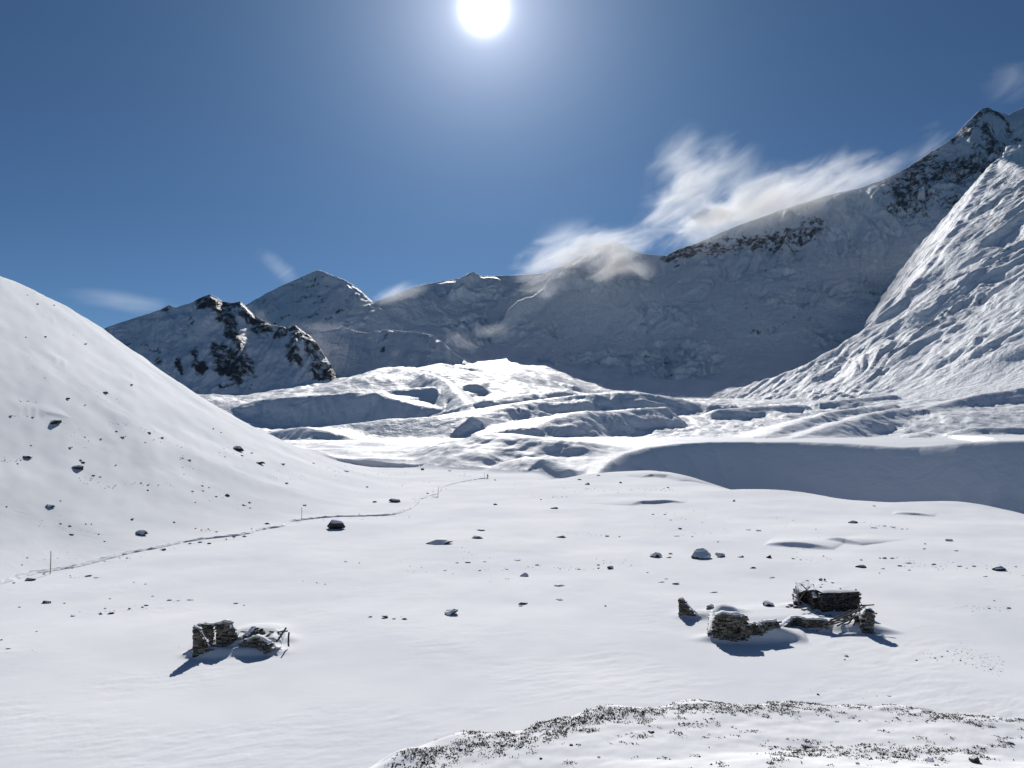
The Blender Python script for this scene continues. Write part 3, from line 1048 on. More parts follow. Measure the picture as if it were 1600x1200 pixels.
def build_trail():
    ctrl = np.array([hit(a, b)[:2] for a, b in TRAIL_PX])
    d = np.concatenate([[0], np.cumsum(np.hypot(*np.diff(ctrl, axis=0).T))])
    s = np.arange(0, d[-1], 0.33)
    x, y = np.interp(s, d, ctrl[:, 0]), np.interp(s, d, ctrl[:, 1])
    k = np.ones(13) / 13
    x = np.convolve(np.pad(x, 6, mode='edge'), k, 'valid') + 0.5 * pn(s / 9, s * 0 + 3.1, 201) + 0.18 * pn(s / 1.7, s * 0 + 9.1, 202)
    y = np.convolve(np.pad(y, 6, mode='edge'), k, 'valid') + 0.5 * pn(s / 11, s * 0 + 5.1, 203)
    tx, ty = np.gradient(x), np.gradient(y)
    L = np.hypot(tx, ty)
    nx, ny = -ty / L, tx / L
    off = 0.78 * np.array([-0.85, -0.62, -0.45, -0.30, -0.16, 0.0, 0.16, 0.30, 0.45, 0.62, 0.85])
    base = np.array([-0.12, 0.05, 0.16, 0.12, 0.03, 0.04, 0.03, 0.12, 0.16, 0.05, -0.12])
    X = x[:, None] + nx[:, None] * off
    Y = y[:, None] + ny[:, None] * off
    Z = ground_z(X, Y) + base * (1.35 + 0.9 * pn(s[:, None] / 1.1, off * 2.0, 204)) + 0.05 * pn(s[:, None] / 0.5, off * 3, 205) * (np.abs(off) < 0.6)
    ob = grid_obj('trail', np.stack([X, Y, Z], -1)[:, ::-1], MAT['trail'])
    return ob


build_trail()

# ------------------------------------------------------------------ boulders and rocks
BIG = [  # px, py, w, h, snowy, label
    (523, 818, 29, 19, False, 'large dark boulder with a snow top standing just below the footpath'),
    (684, 846, 46, 9, False, 'long flat boulder with an overhanging snow lid in the middle of the plain'),
    (705, 955, 27, 12, True, 'grey pointed boulder alone in the lower middle of the snowy plain'),
    (1098, 864, 36, 18, True, 'largest snow-plastered boulder right of centre on the plain'),
    (1126, 866, 18, 9, True, 'low boulder touching the right side of the largest snow-plastered boulder'),
    (1026, 866, 20, 9, True, 'rounded snowy boulder left of the largest snow-plastered boulder'),
    (83, 657, 26, 11, False, 'biggest dark boulder on the left snow slope near the photo edge'),
    (120, 729, 20, 10, False, 'tilted dark block on the left snow slope below the biggest boulder'),
    (40, 713, 18, 6, False, 'flat dark boulder near the left photo edge on the slope'),
    (75, 789, 17, 6, True, 'snow-dusted boulder low on the left slope above the tall marker pole'),
    (370, 699, 20, 9, False, 'dark boulder under the right end of the snow slope skyline'),
    (219, 831, 25, 9, False, 'broken dark boulder just above the footpath on the left'),
    (404, 722, 18, 5, False, 'low flat rock right of the boulder under the slope skyline'),
    (616, 781, 21, 8, False, 'dark wedge boulder above the bend of the footpath'),
    (747, 839, 22, 5, False, 'low dark slab right of the long flat boulder'),
    (751, 828, 16, 3, False, 'thin rock just behind the low dark slab in mid plain'),
    (876, 838, 17, 4, False, 'flat dark rock standing alone right of the low dark slab'),
    (866, 793, 13, 4, False, 'flat dark rock on the far plain right of the walking person'),
    (918, 755, 9, 5, False, 'small square rock at the far edge of the plain below the shaded moraine'),
    (819, 897, 14, 8, True, 'pointed snowy rock in the centre of the plain'),
    (874, 914, 18, 4, False, 'low scattered rock right of the pointed snowy rock'),
    (817, 942, 17, 5, False, 'pair of flat stones right of the grey pointed boulder'),
    (954, 886, 12, 6, False, 'dark rock with a bright snow collar in the centre right of the plain'),
    (1335, 815, 18, 5, False, 'dark flat rock at the far right of the plain beneath the shaded moraine'),
    (1347, 884, 17, 6, False, 'black rock behind the hut with the snow-covered roof'),
    (1564, 888, 20, 8, False, 'dark rock near the right photo edge level with the hut'),
    (1484, 843, 13, 5, True, 'snowy rock on the right plain above the rock at the photo edge'),
    (1202, 869, 9, 6, False, 'small dark cube-shaped rock on the right of the plain'),
    (660, 732, 6, 5, False, 'black rock on the skyline left of the walking person'),
    (45, 904, 17, 7, False, 'dark rock beside the footpath left of the tall marker pole'),
    (71, 940, 13, 6, False, 'dark rock below the footpath at the left edge'),
    (1202, 943, 21, 9, True, 'drifted stone heap left of the hut with the collapsed porch'),
    (601, 963, 11, 6, True, 'snowy rock left of the grey pointed boulder'),
]
for i, (a, b, w, h, sn, lab) in enumerate(BIG):
    rnd = random.Random(100 + i)
    dep = 0.75 if w > 1.6 * h else 0.9
    bm = hull(rock_points(rnd, 22, 0.15), 0.03)
    ob = place_rock(a, b, w, h, lab, None, bm_mesh(bm, 'boulder', MAT['snowy_rock' if sn else 'rock']), 'boulder', dep, sn)
    if w * h > 120:
        # settled snow on top
        cp = [Vector(v) for v in rock_points(rnd, 22, 0.15)]
        me = ob.data
        top = [v.co.copy() for v in me.vertices if v.co.z > 0.62]
        if len(top) > 4:
            pts = [(c.x * 1.04, c.y * 1.04, c.z + 0.015) for c in top] + [(c.x * 0.8, c.y * 0.8, c.z + 0.10) for c in top]
            link('snow_cap', bm_mesh(hull(pts, 0.02), 'snow_cap', MAT['snowcap'], True), ob)

SMALL = '''15,649,10,3 50,651,8,2 27,724,4,2 108,698,11,4 125,718,8,3 128,721,10,4 105,621,9,6 164,612,10,6 133,536,7,5 190,681,14,5 157,685,6,3 181,673,6,3 232,675,8,3 252,683,8,4
226,690,7,2 132,682,6,2 48,695,5,2 295,718,10,3 285,715,5,2 378,711,6,3 393,707,6,3 351,713,5,2 180,726,6,2 145,742,6,3 156,744,5,3 231,757,5,3 220,754,4,2 230,765,6,2 315,758,8,2 326,761,4,2
300,767,7,2 316,766,7,2 354,772,11,6 337,775,6,2 381,788,9,4 390,784,6,4 390,793,5,2 305,784,3,2 94,782,3,2 10,791,3,2 206,810,7,4 272,815,6,3 95,817,6,3 108,821,7,3 134,818,3,2 142,818,3,2
110,834,9,3 154,834,4,2 163,845,4,2 338,830,6,3 325,826,5,2 305,825,4,2 393,825,3,2 58,474,5,3 84,476,4,2 42,460,5,2 70,525,6,3 40,526,4,2 132,632,7,3 205,600,8,4 333,669,4,3 345,675,3,2 232,676,9,3
255,857,9,6 296,848,7,4 312,846,9,4 326,848,7,4 353,842,5,3 365,838,6,3 381,837,9,4 198,871,6,3 163,876,5,2 113,887,4,2 187,871,3,2 21,910,5,3 68,896,8,3 34,882,4,2 42,871,4,2 136,899,16,4 150,902,12,2
109,899,3,2 209,909,4,2 227,912,4,2 100,942,5,2 30,948,5,2 113,962,9,3 164,950,5,3 158,958,10,4 172,957,12,5 202,950,6,4 222,948,6,3 228,945,9,3 238,931,5,2 264,937,9,3 278,938,6,2 296,937,14,2
171,935,5,2 368,942,9,3 381,945,4,2 57,986,4,2 2,999,5,3 12,1013,10,2 441,724,10,4 490,723,6,3 447,754,8,4 540,735,10,4 573,760,6,3 585,783,9,4 475,788,8,4 668,770,5,3 680,775,14,4 774,787,8,4
416,817,12,4 702,735,6,2 577,963,11,3 615,966,7,3 631,966,12,4 540,877,6,2 561,879,4,2 731,878,12,3 714,879,7,2 757,877,7,2 695,891,6,2 749,891,8,2 792,889,6,2 508,912,3,2 495,910,3,2 774,749,5,3
905,748,8,4 935,742,6,3 970,753,6,4 949,837,8,3 1044,761,5,3 968,838,3,2 1020,803,7,2 1039,803,6,2 1048,812,3,2 1063,825,9,4 1058,837,12,2 1122,846,4,2 1048,864,8,4 1045,870,10,3 809,874,12,4 839,882,8,3
814,946,9,3 874,936,14,4 935,882,6,3 935,887,6,3 946,946,4,3 1033,909,14,2 1057,911,14,5 1041,904,7,2 905,889,8,2 1012,894,4,2 1115,925,16,2 845,780,4,2 1147,781,6,5 1082,838,4,2 1158,869,14,4
1367,824,12,3 1382,821,9,3 1396,823,8,3 1410,826,5,2 1418,826,4,2 1170,827,9,3 1186,828,10,4 1446,849,4,3 1445,857,7,2 1495,860,8,2 1178,886,14,4 1240,872,8,3 1251,874,5,2 1346,874,6,3 1375,871,5,3
1383,871,9,4 1395,871,9,4 1380,888,8,2 1407,883,8,4 1420,879,14,3 1422,890,7,3 1375,895,4,2 1460,881,11,3 1500,884,10,3 1523,884,8,3 1511,887,4,2 1588,885,6,2 1541,900,10,2 1206,902,14,3 1287,868,4,3
1367,790,7,2 1546,950,6,2 1577,949,9,4 1554,938,4,2 1323,1024,9,4 1320,1030,4,2 1461,1027,5,3 1472,1025,5,2 1481,1017,3,2 1501,1031,4,3 1548,1045,5,3 1279,1084,6,4 1390,1087,8,2 1432,1031,7,2
1018,1142,12,6 1452,1110,24,5 1262,1165,24,7 1455,1187,14,7 1340,1192,10,6 1222,1183,8,5 893,1163,8,4 936,1182,7,4 845,1184,6,4 720,1170,8,5 785,1163,9,6 660,1190,8,5 1580,1160,12,5'''
SHORT = ['large boulder below the footpath', 'long flat snow-lidded boulder', 'grey pointed boulder', 'largest snow-plastered boulder', None, None, 'biggest dark boulder on the left slope',
         'tilted dark block on the left slope', 'flat boulder at the left edge', 'snow-dusted boulder low on the slope', 'dark boulder under the slope skyline', 'broken boulder above the footpath', None,
         'dark wedge boulder by the path bend', 'low dark slab in mid plain', None, 'lone flat rock in mid plain', 'flat rock on the far plain', 'square rock at the far plain edge', 'pointed snowy rock in mid plain', None, None,
         'snow-collared dark rock', 'dark flat rock at the far right', 'black rock behind the hut', 'dark rock near the right edge', 'snowy rock on the right plain', 'small cube-shaped rock', 'black skyline rock',
         'dark rock by the left marker pole', 'dark rock at the lower left edge', None, None]
GROUPS = {'hill': 'small rocks on the left snow slope', 'path': 'small rocks along and below the footpath', 'mid': 'small rocks in the middle of the plain',
          'right': 'small rocks on the right of the plain', 'front': 'small stones in front of the hut ruin', 'bench': 'stones on the foreground bench'}
NTH = ['', 'second ', 'third ', 'fourth ', 'fifth ', 'sixth ', 'seventh ', 'eighth ', 'ninth ', 'tenth ', 'eleventh ', 'twelfth ', 'thirteenth ', 'fourteenth ', 'fifteenth ']
_tx, _ty = zip(*TRAIL_PX)
_rows = []
for tok in SMALL.split():
    a, b, w, h = (float(v) for v in tok.split(','))
    if b > 1095:
        g = 'bench'
    elif b > 1000 and a > 1200 or a > 1380 and b > 930:
        g = 'front'
    elif a > 1015:
        g = 'right'
    elif a > 500:
        g = 'mid'
    else:
        g = 'hill' if b < np.interp(a, _tx, _ty) - 6 else 'path'
    _rows.append([a, b, w, h, g, None, 0.0])
# each small rock is named by its nearest landmark, the side it lies on and its rank there
_by = {}
for r in _rows:
    if r[4] in ('front', 'bench'):
        key, d = (r[4],), r[0]
    else:
        d, i = min((math.hypot(r[0] - B[0], 2.2 * (r[1] - B[1])), i) for i, B in enumerate(BIG) if SHORT[i])
        dx, dy = r[0] - BIG[i][0], 2.2 * (r[1] - BIG[i][1])
        side = ('right of' if dx > 0 else 'left of') if abs(dx) > abs(dy) else ('below' if dy > 0 else 'above')
        key = (SHORT[i], side)
    _by.setdefault(key, []).append((d, r))
for key, lst in _by.items():
    lst.sort(key=lambda q: q[0])
    for n, (d, r) in enumerate(lst):
        if key[0] == 'front':
            r[5] = f"{('first ' + '' if n == 0 else NTH[n])}small stone from the left in the snow below and right of the hut"
        elif key[0] == 'bench':
            r[5] = f"{('first ' if n == 0 else NTH[n])}small stone from the left on the turf-strewn foreground bench"
        else:
            r[5] = (f"{NTH[n]}small rock {key[1]} the {key[0]}" if n else f"nearest small rock {key[1]} the {key[0]}")
for a, b, w, h, g, lab, _ in _rows:
    place_rock(a, b, max(w, 3.6) * 0.95, max(h, 2.2), lab, GROUPS[g], snowy=RND.random() < 0.35)
# the brown stone in the corner of the bench
place_rock(1525, 1184, 18, 15, 'brown stone standing on the foreground bench near the lower right corner', None,
           bm_mesh(hull(rock_points(random.Random(5), 20), 0.03), 'rock', MAT['brown_rock']))


# ------------------------------------------------------------------ uncountable specks of gravel
def build_gravel():
    rnd = np.random.RandomState(5)
    shapes = []
    for _ in range(6):
        bm = hull(rock_points(random.Random(int(rnd.randint(1e6))), 9))
        bmesh.ops.triangulate(bm, faces=bm.faces[:])
        bm.verts.index_update()
        shapes.append((np.array([v.co[:] for v in bm.verts]), np.array([[v.index for v in f.verts] for f in bm.faces])))
        bm.free()
    spots = []
    lines = ((27, 626, 60, 630, 14, 1), (168, 660, 200, 663, 16, 1.5), (218, 668, 242, 676, 10, 2), (120, 748, 182, 760, 46, 3), (0, 720, 42, 717, 30, 2), (230, 686, 290, 696, 14, 3),
             (60, 815, 150, 830, 26, 5), (300, 825, 345, 832, 18, 2), (190, 757, 275, 760, 24, 2), (340, 700, 400, 716, 16, 5), (380, 735, 480, 748, 20, 5), (20, 650, 60, 650, 10, 1),
             (100, 665, 150, 700, 12, 8), (40, 560, 110, 600, 12, 10), (60, 480, 120, 520, 10, 6), (150, 610, 190, 630, 12, 6), (490, 740, 720, 760, 40, 10), (700, 740, 760, 746, 14, 2),
             (900, 766, 1060, 765, 50, 2), (830, 775, 890, 777, 20, 1.5), (860, 832, 970, 838, 20, 1.5), (820, 886, 930, 890, 40, 1.5), (1060, 836, 1150, 826, 16, 1.5), (930, 878, 990, 884, 22, 3),
             (1240, 872, 1300, 874, 14, 2), (1370, 870, 1480, 885, 50, 5), (1480, 880, 1600, 890, 34, 4), (1340, 816, 1420, 828, 20, 3), (1490, 1020, 1570, 1042, 150, 8), (1440, 1025, 1490, 1030, 20, 5),
             (1490, 948, 1580, 952, 46, 3), (620, 890, 760, 895, 30, 6), (470, 905, 520, 915, 8, 4), (110, 960, 180, 955, 24, 2), (180, 950, 300, 936, 24, 4), (100, 900, 150, 902, 16, 2),
             (500, 808, 640, 806, 40, 3), (130, 882, 400, 832, 60, 3), (640, 780, 700, 760, 20, 3), (60, 870, 170, 880, 14, 6), (1230, 858, 1300, 872, 10, 4), (720, 860, 800, 900, 26, 10),
             (1000, 800, 1140, 815, 22, 8), (270, 1010, 300, 1016, 8, 2), (560, 960, 640, 968, 12, 2), (0, 985, 60, 1015, 8, 6), (1150, 800, 1280, 830, 20, 8), (1250, 1078, 1420, 1090, 12, 4),
             (480, 722, 560, 740, 14, 5), (800, 760, 900, 765, 14, 4), (330, 770, 400, 792, 18, 5), (280, 715, 330, 770, 16, 8))
    for x0, y0, x1, y1, n, sd in lines:
        t = rnd.rand(n)
        spots += list(zip(x0 + (x1 - x0) * t, y0 + (y1 - y0) * t + rnd.randn(n) * sd))
    V, Fc, base = [], [], 0
    for px, py in spots:
        q = hit(px, py, n=900)
        sv, sf = shapes[rnd.randint(6)]
        w = (0.8 + 1.6 * rnd.rand() ** 2) / F * q.y
        a = rnd.rand() * 6.28
        c, s = math.cos(a), math.sin(a)
        v = sv * (w * 1.7, w * 0.8, w * (0.3 + 0.25 * rnd.rand()))
        a = 0.6 * (a - 3.14) / 3.14
        c, s = math.cos(a), math.sin(a)
        V.append(np.stack([v[:, 0] * c - v[:, 1] * s + q.x, v[:, 0] * s + v[:, 1] * c + q.y, v[:, 2] + q.z - 0.15 * w], 1))
        Fc += (sf + base).tolist()
        base += len(sv)
    me = mesh_of('gravel', np.concatenate(V), Fc, MAT['rock'])
    link('gravel', me, None, 'tiny dark stones and pebbles sprinkled over the snow of slope and plain', 'gravel', None, 'stuff')


build_gravel()


# ------------------------------------------------------------------ turf on the bench
CHIPS = []


def build_turf():
    rnd = np.random.RandomState(9)
    n = 90000
    X = rnd.uniform(-6, 21, n)
    Y = rnd.uniform(15, 24, n)
    Z = ground_z(X, Y)
    px, py = proj(X, Y, Z)
    s, _, _ = poly_field(X, Y, BENCH)
    s = s + 0.45 * fbm(X / 2.4, Y / 2.4, 3, 23)
    clump = fbm(X / 0.55, Y / 0.42, 3, 301) + 0.5 * fbm(X / 2.4, Y / 1.1, 2, 302)
    crest = np.exp(-((s + 0.05) / 0.60) ** 2) * sstep(640, 760, px) * (0.55 + 0.45 * sstep(1500, 950, px))
    wide = np.exp(-((s + 0.65) / 0.85) ** 2) * sstep(600, 650, px) * sstep(980, 840, px)
    skirt = 0.35 * np.exp(-((s + 1.4) / 0.8) ** 2) * sstep(900, 1000, px) * sstep(1250, 1100, px)
    low = 0.62 * np.exp(-((py - 1172) / 17) ** 2) * sstep(1150, 1260, px) * sstep(1640, 1450, px)
    right = 0.5 * np.exp(-((py - 1150) / 12) ** 2) * sstep(1520, 1590, px)
    p = np.maximum.reduce([crest, 0.95 * wide, skirt, low, right])
    keep = (0.8 * p + 0.55 * clump - 0.30 > 0.55 * rnd.rand(n)) & (s < 0.75)
    chip = keep & (rnd.rand(n) < 0.55) | (0.8 * p + 0.4 * clump - 0.22 > 0.9 * rnd.rand(n)) & (s < 0.75) & (rnd.rand(n) < 0.35)
    CHIPS.append(np.stack([X[chip], Y[chip], Z[chip]], 1))
    X, Y, Z = X[keep], Y[keep], Z[keep]
    if len(X) > 3600:
        X, Y, Z = X[:3600], Y[:3600], Z[:3600]
    m = len(X)
    nb = 6
    X, Y, Z = np.repeat(X, nb), np.repeat(Y, nb), np.repeat(Z, nb)
    X = X + rnd.randn(m * nb) * 0.035
    Y = Y + rnd.randn(m * nb) * 0.035
    a = rnd.rand(m * nb) * 6.283
    L = 0.025 + 0.055 * rnd.rand(m * nb) ** 1.5
    w = 0.006 + 0.008 * rnd.rand(m * nb)
    up = 0.08 + 0.45 * rnd.rand(m * nb) ** 1.5
    dx, dy = np.cos(a), np.sin(a)
    v0 = np.stack([X - dy * w, Y + dx * w, Z - 0.02], 1)
    v1 = np.stack([X + dy * w, Y - dx * w, Z - 0.02], 1)
    v2 = np.stack([X + dx * L * 0.5 + dy * w * 0.7, Y + dy * L * 0.5 - dx * w * 0.7, Z + L * up * 0.7], 1)
    v3 = np.stack([X + dx * L * 0.5 - dy * w * 0.7, Y + dy * L * 0.5 + dx * w * 0.7, Z + L * up * 0.7], 1)
    v4 = np.stack([X + dx * L, Y + dy * L, Z + L * up * 0.8], 1)
    V = np.stack([v0, v1, v2, v3, v4], 1).reshape(-1, 3)
    b = np.arange(m * nb)[:, None] * 5
    faces = (b + np.array([0, 1, 2, 3])).tolist() + (b + np.array([3, 2, 4])).tolist()
    me = mesh_of('grass', V, faces, MAT['turf'])
    link('grass', me, None, 'dead turf and short grass showing through snow on the foreground bench', 'grass', None, 'stuff')
    # flat chips of stone among it
    c = CHIPS[0][:7000]
    k = len(c)
    ang = np.sort(rnd.rand(k, 5) * 6.283, 1)
    r = (0.010 + 0.030 * rnd.rand(k, 1) ** 2) * (0.7 + 0.5 * rnd.rand(k, 5))
    ring = np.stack([c[:, 0:1] + 1.4 * r * np.cos(ang), c[:, 1:2] + r * np.sin(ang), c[:, 2:3] - 0.012 + 0 * r], -1)
    apex = c[:, None, :] + np.array([0, 0, 1.0]) * (0.010 + 0.02 * rnd.rand(k, 1, 1))
    V = np.concatenate([ring, apex], 1).reshape(-1, 3)
    b = np.arange(k)[:, None] * 6
    faces = sum([(b + np.array([i, (i + 1) % 5, 5])).tolist() for i in range(5)], [])
    link('stone_chips', mesh_of('stone_chips', V, faces, MAT['chips']), None, 'flat grey stone chips sprinkled over the foreground bench', 'gravel', None, 'stuff')


build_turf()

# ------------------------------------------------------------------ ruins: dry-stone walls, timbers
def box_faces(b):
    return [[b, b + 1, b + 2, b + 3], [b + 7, b + 6, b + 5, b + 4], [b, b + 4, b + 5, b + 1], [b + 1, b + 5, b + 6, b + 2], [b + 2, b + 6, b + 7, b + 3], [b + 3, b + 7, b + 4, b]]


def add_box(V, Fc, x0, x1, y0, y1, z0, z1, j=0.0, rnd=RND):
    b = len(V)
    for z in (z0, z1):
        for x, y in ((x0, y0), (x1, y0), (x1, y1), (x0, y1)):
            V.append((x + rnd.uniform(-j, j), y + rnd.uniform(-j, j), z + rnd.uniform(-j, j)))
    Fc += [[b + 3, b + 2, b + 1, b], [b + 4, b + 5, b + 6, b + 7], [b, b + 1, b + 5, b + 4], [b + 1, b + 2, b + 6, b + 5], [b + 2, b + 3, b + 7, b + 6], [b + 3, b, b + 4, b + 7]]


def stone_wall(parent, a, b, prof, thick=0.5, hole=None, mat='stone', seed=1, sink=0.5, cap=True, course=0.13, name='stone_wall'):
    """dry-stone wall from ground point a to b (world); prof = heights along it; built of single stones around a rubble core"""
    rnd = random.Random(seed)
    L = math.hypot(b[0] - a[0], b[1] - a[1])
    ang = math.atan2(b[1] - a[1], b[0] - a[0])
    zb = min(a[2], b[2])
    ts, hs = zip(*prof)

    def top(x):
        return float(np.interp(x / L, ts, hs))
    V, Fc = [], []
    z = -sink
    hmax = max(hs)
    while z < hmax:
        ch = course * rnd.uniform(0.7, 1.5)
        x = -rnd.uniform(0, 0.1)
        while x < L:
            w = rnd.uniform(0.16, 0.52)
            xm = min(max(x + w / 2, 0), L)
            if z + ch * 0.5 < top(xm) + rnd.uniform(-0.06, 0.05) and not (hole and hole[0] * L < xm < hole[1] * L and hole[2] < z + ch / 2 < hole[3]):
                x0, x1 = x + 0.016, x + w - 0.016
                if hole:
                    for e0, e1 in ((hole[0] * L, hole[1] * L),):
                        if hole[2] < z + ch / 2 < hole[3]:
                            if xm <= e0:
                                x1 = min(x1, e0)
                            elif xm >= e1:
                                x0 = max(x0, e1)
                if x1 - x0 > 0.04:
                    for side in (-1, 1):
                        d = rnd.uniform(-0.05, 0.10)
                        y0, y1 = (-thick / 2 - d, -0.03) if side < 0 else (0.03, thick / 2 + d)
                        add_box(V, Fc, x0, x1, y0, y1, z + 0.014, z + ch - 0.014, 0.026, rnd)
            x += w
        z += ch
    wall = link(name, mesh_of('stone_wall', V, Fc, MAT[mat]), parent, None, None, None, 'stuff')
    inv = parent.matrix_basis.inverted() if parent else Matrix()
    wall.matrix_basis = inv @ (Matrix.Translation((a[0], a[1], zb)) @ Matrix.Rotation(ang, 4, 'Z'))
    # core
    V, Fc = [], []
    n = max(3, int(L / 0.18))
    for i in range(n):
        x0, x1 = L * i / n, L * (i + 1) / n
        t = min(top(x0), top(x1)) - 0.10
        xm = (x0 + x1) / 2
        if t <= -sink + 0.1:
            continue
        if hole and hole[0] * L - 0.1 < xm < hole[1] * L + 0.1:
            if hole[2] > -sink + 0.1:
                add_box(V, Fc, x0, x1 - 0.004, -thick * 0.36, thick * 0.36, -sink, hole[2] - 0.06)
            if t > hole[3] + 0.1:
                add_box(V, Fc, x0, x1 - 0.004, -thick * 0.36, thick * 0.36, hole[3] + 0.05, t)
        else:
            add_box(V, Fc, x0, x1 - 0.004, -thick * 0.36, thick * 0.36, -sink, t)
    if V:
        core = link('rubble_core', mesh_of('rubble_core', V, Fc, MAT['core']), wall)
    if cap:
        # snow lying along the top
        n = max(4, int(L / 0.12))
        V, Fc = [], []
        for i in range(n + 1):
            x = L * i / n
            t = top(x) + 0.02
            hh = 0.05 + 0.07 * max(0, pn(np.array(x * 1.7), np.array(seed * 3.3)) + 0.5)
            wv = thick * (0.46 + 0.1 * float(pn(np.array(x * 2.3), np.array(seed * 1.3))))
            for y, zz in ((-wv, t - 0.03), (-wv * 0.7, t + hh * 0.8), (0, t + hh * 1.15), (wv * 0.7, t + hh * 0.85), (wv, t - 0.03)):
                V.append((x, y, zz + float(rnd.uniform(-0.015, 0.015))))
        for i in range(n):
            for j in range(4):
                p = i * 5 + j
                Fc.append([p, p + 5, p + 6, p + 1])
            Fc.append([i * 5 + 4, i * 5 + 9, i * 5 + 5, i * 5])
        Fc.append([0, 1, 2, 3, 4])
        e = n * 5
        Fc.append([e + 4, e + 3, e + 2, e + 1, e])
        link('snow_cap', mesh_of('snow_cap', V, Fc, MAT['snowcap'], True), wall)
    return wall


def pole_mesh(L, r0, r1, seed, mat, square=False, bend=0.03):
    rnd = random.Random(seed)
    n, k = 8, (4 if square else 7)
    bx, by = rnd.uniform(-bend, bend) * L, rnd.uniform(-bend, bend) * L
    V, Fc = [], []
    for i in range(n + 1):
        t = i / n
        r = r0 + (r1 - r0) * t
        ox, oy = bx * math.sin(math.pi * t), by * math.sin(math.pi * t)
        for j in range(k):
            a = 2 * math.pi * (j + 0.5) / k
            rr = r * rnd.uniform(0.88, 1.1)
            V.append((ox + rr * math.cos(a), oy + rr * math.sin(a), L * t))
    for i in range(n):
        for j in range(k):
            Fc.append([i * k + j, i * k + (j + 1) % k, (i + 1) * k + (j + 1) % k, (i + 1) * k + j])
    Fc.append(list(range(k))[::-1])
    Fc.append([n * k + j for j in range(k)])
    return mesh_of('pole', V, Fc, MAT[mat], not square)


def pole_between(name, a, b, r0, r1, seed, mat='wood', parent=None, label=None, cat=None, group=None, square=False):
    a, b = Vector(a), Vector(b)
    d = b - a
    me = pole_mesh(d.length, r0, r1, seed, mat, square)
    ob = link(name, me, parent, label, cat, group)
    M = Matrix.Translation(a) @ d.to_track_quat('Z', 'Y').to_matrix().to_4x4()
    ob.matrix_basis = (parent.matrix_basis.inverted() @ M) if parent else M
    return ob


def V3(px, py, Y):
    return Vector(tuple(float(v) for v in P(px, py, Y)))


RANK = ['first', 'second', 'third', 'fourth', 'fifth', 'sixth', 'seventh', 'eighth', 'ninth', 'tenth']
# ---- the roofless ruin on the left
o = hit(360, 1012)
ruin = thing('stone_ruin', o, 'roofless dry-stone ruin with a narrow window slot, left foreground of the plain', 'ruin')
stone_wall(ruin, hit(302, 1023), hit(328, 1014), [(0, 2.12), (0.12, 2.08), (0.4, 1.9), (0.6, 1.3), (1, 0.35)], 0.55, seed=21)
stone_wall(ruin, hit(309, 1006), hit(362, 1003), [(0, 1.45), (0.2, 1.62), (0.5, 1.68), (0.62, 1.75), (0.8, 1.95), (0.96, 2.0), (1, 1.5)], 0.5, hole=(0.44, 0.56, 0.22, 1.50), seed=22)
stone_wall(ruin, hit(362, 1003), hit(372, 995), [(0, 1.4), (0.5, 0.7), (1, 0.3)], 0.5, seed=23)
stone_wall(ruin, hit(378, 1005), hit(421, 1017), [(0, 0.45), (0.3, 0.75), (0.55, 1.05), (0.8, 0.9), (1, 0.55)], 0.6, seed=24, sink=0.3)
stone_wall(ruin, hit(384, 998), hit(408, 992), [(0, 0.35), (0.5, 0.8), (1, 0.5)], 0.5, seed=25)
Yr = o.y
pole_between('door_post', V3(451, 1010, Yr + 0.6), V3(451.5, 988, Yr + 0.6), 0.085, 0.08, 1, 'darkwood', ruin, square=True)
pole_between('roof_beam', V3(408, 1001, Yr + 0.4), V3(433, 986, Yr + 2.6), 0.10, 0.08, 2, 'darkwood', ruin, square=True)
pole_between('roof_beam', V3(432, 1003, Yr + 0.2), V3(447, 981, Yr + 1.4), 0.08, 0.07, 3, 'wood', ruin, square=True)
pole_between('roof_beam', V3(421, 987, Yr + 2.6), V3(449, 986, Yr + 1.6), 0.07, 0.06, 4, 'wood', ruin)
pole_between('roof_beam', V3(357, 1008, Yr - 0.4), V3(366, 994, Yr + 1.4), 0.06, 0.05, 5, 'wood', ruin)
# snow-laden roof slab slumped between the beams
V, Fc = [], []
A, B, C, D = V3(412, 1000, Yr + 0.5), V3(440, 1001, Yr + 0.3), V3(446, 985, Yr + 2.6), V3(424, 985, Yr + 3.2)
n = 10
for i in range(n + 1):
    for j in range(n + 1):
        u, v = i / n, j / n
        p = (A * (1 - u) + B * u) * (1 - v) + (D * (1 - u) + C * u) * v
        p = p - o
        V.append((p.x, p.y, p.z + 0.12 + 0.16 * float(pn(np.array(u * 3.1), np.array(v * 3.7), 401)) - 0.25 * (abs(u - .5) * 2) ** 4))
for i in range(n):
    for j in range(n):
        k = i * (n + 1) + j
        Fc.append([k, k + n + 1, k + n + 2, k + 1])
k0 = len(V)
V += [(x, y, z - 0.22) for x, y, z in V]
Fc += [[a + k0 for a in f[::-1]] for f in list(Fc)]
ring = [i * (n + 1) for i in range(n + 1)] + [n * (n + 1) + j for j in range(1, n + 1)] + [i * (n + 1) + n for i in range(n - 1, -1, -1)] + [j for j in range(n - 1, 0, -1)]
for a, b in zip(ring, ring[1:] + ring[:1]):
    Fc.append([b, a, a + k0, b + k0])
link('snow_slab', mesh_of('snow_slab', V, Fc, MAT['snowcap'], True), ruin)
for i, (a, b, w, h) in enumerate(sorted(((378, 991, 8, 5), (396, 989, 9, 6), (403, 991, 7, 7), (412, 993, 6, 5), (371, 994, 6, 4), (430, 999, 8, 4), (418, 1015, 9, 6), (373, 1003, 6, 4)))):
    r = place_rock(a, b, w, h, f'{RANK[i]} loose stone from the left among the walls of the roofless left ruin', 'fallen stones in the left ruin')
    r.location.z += 0.25

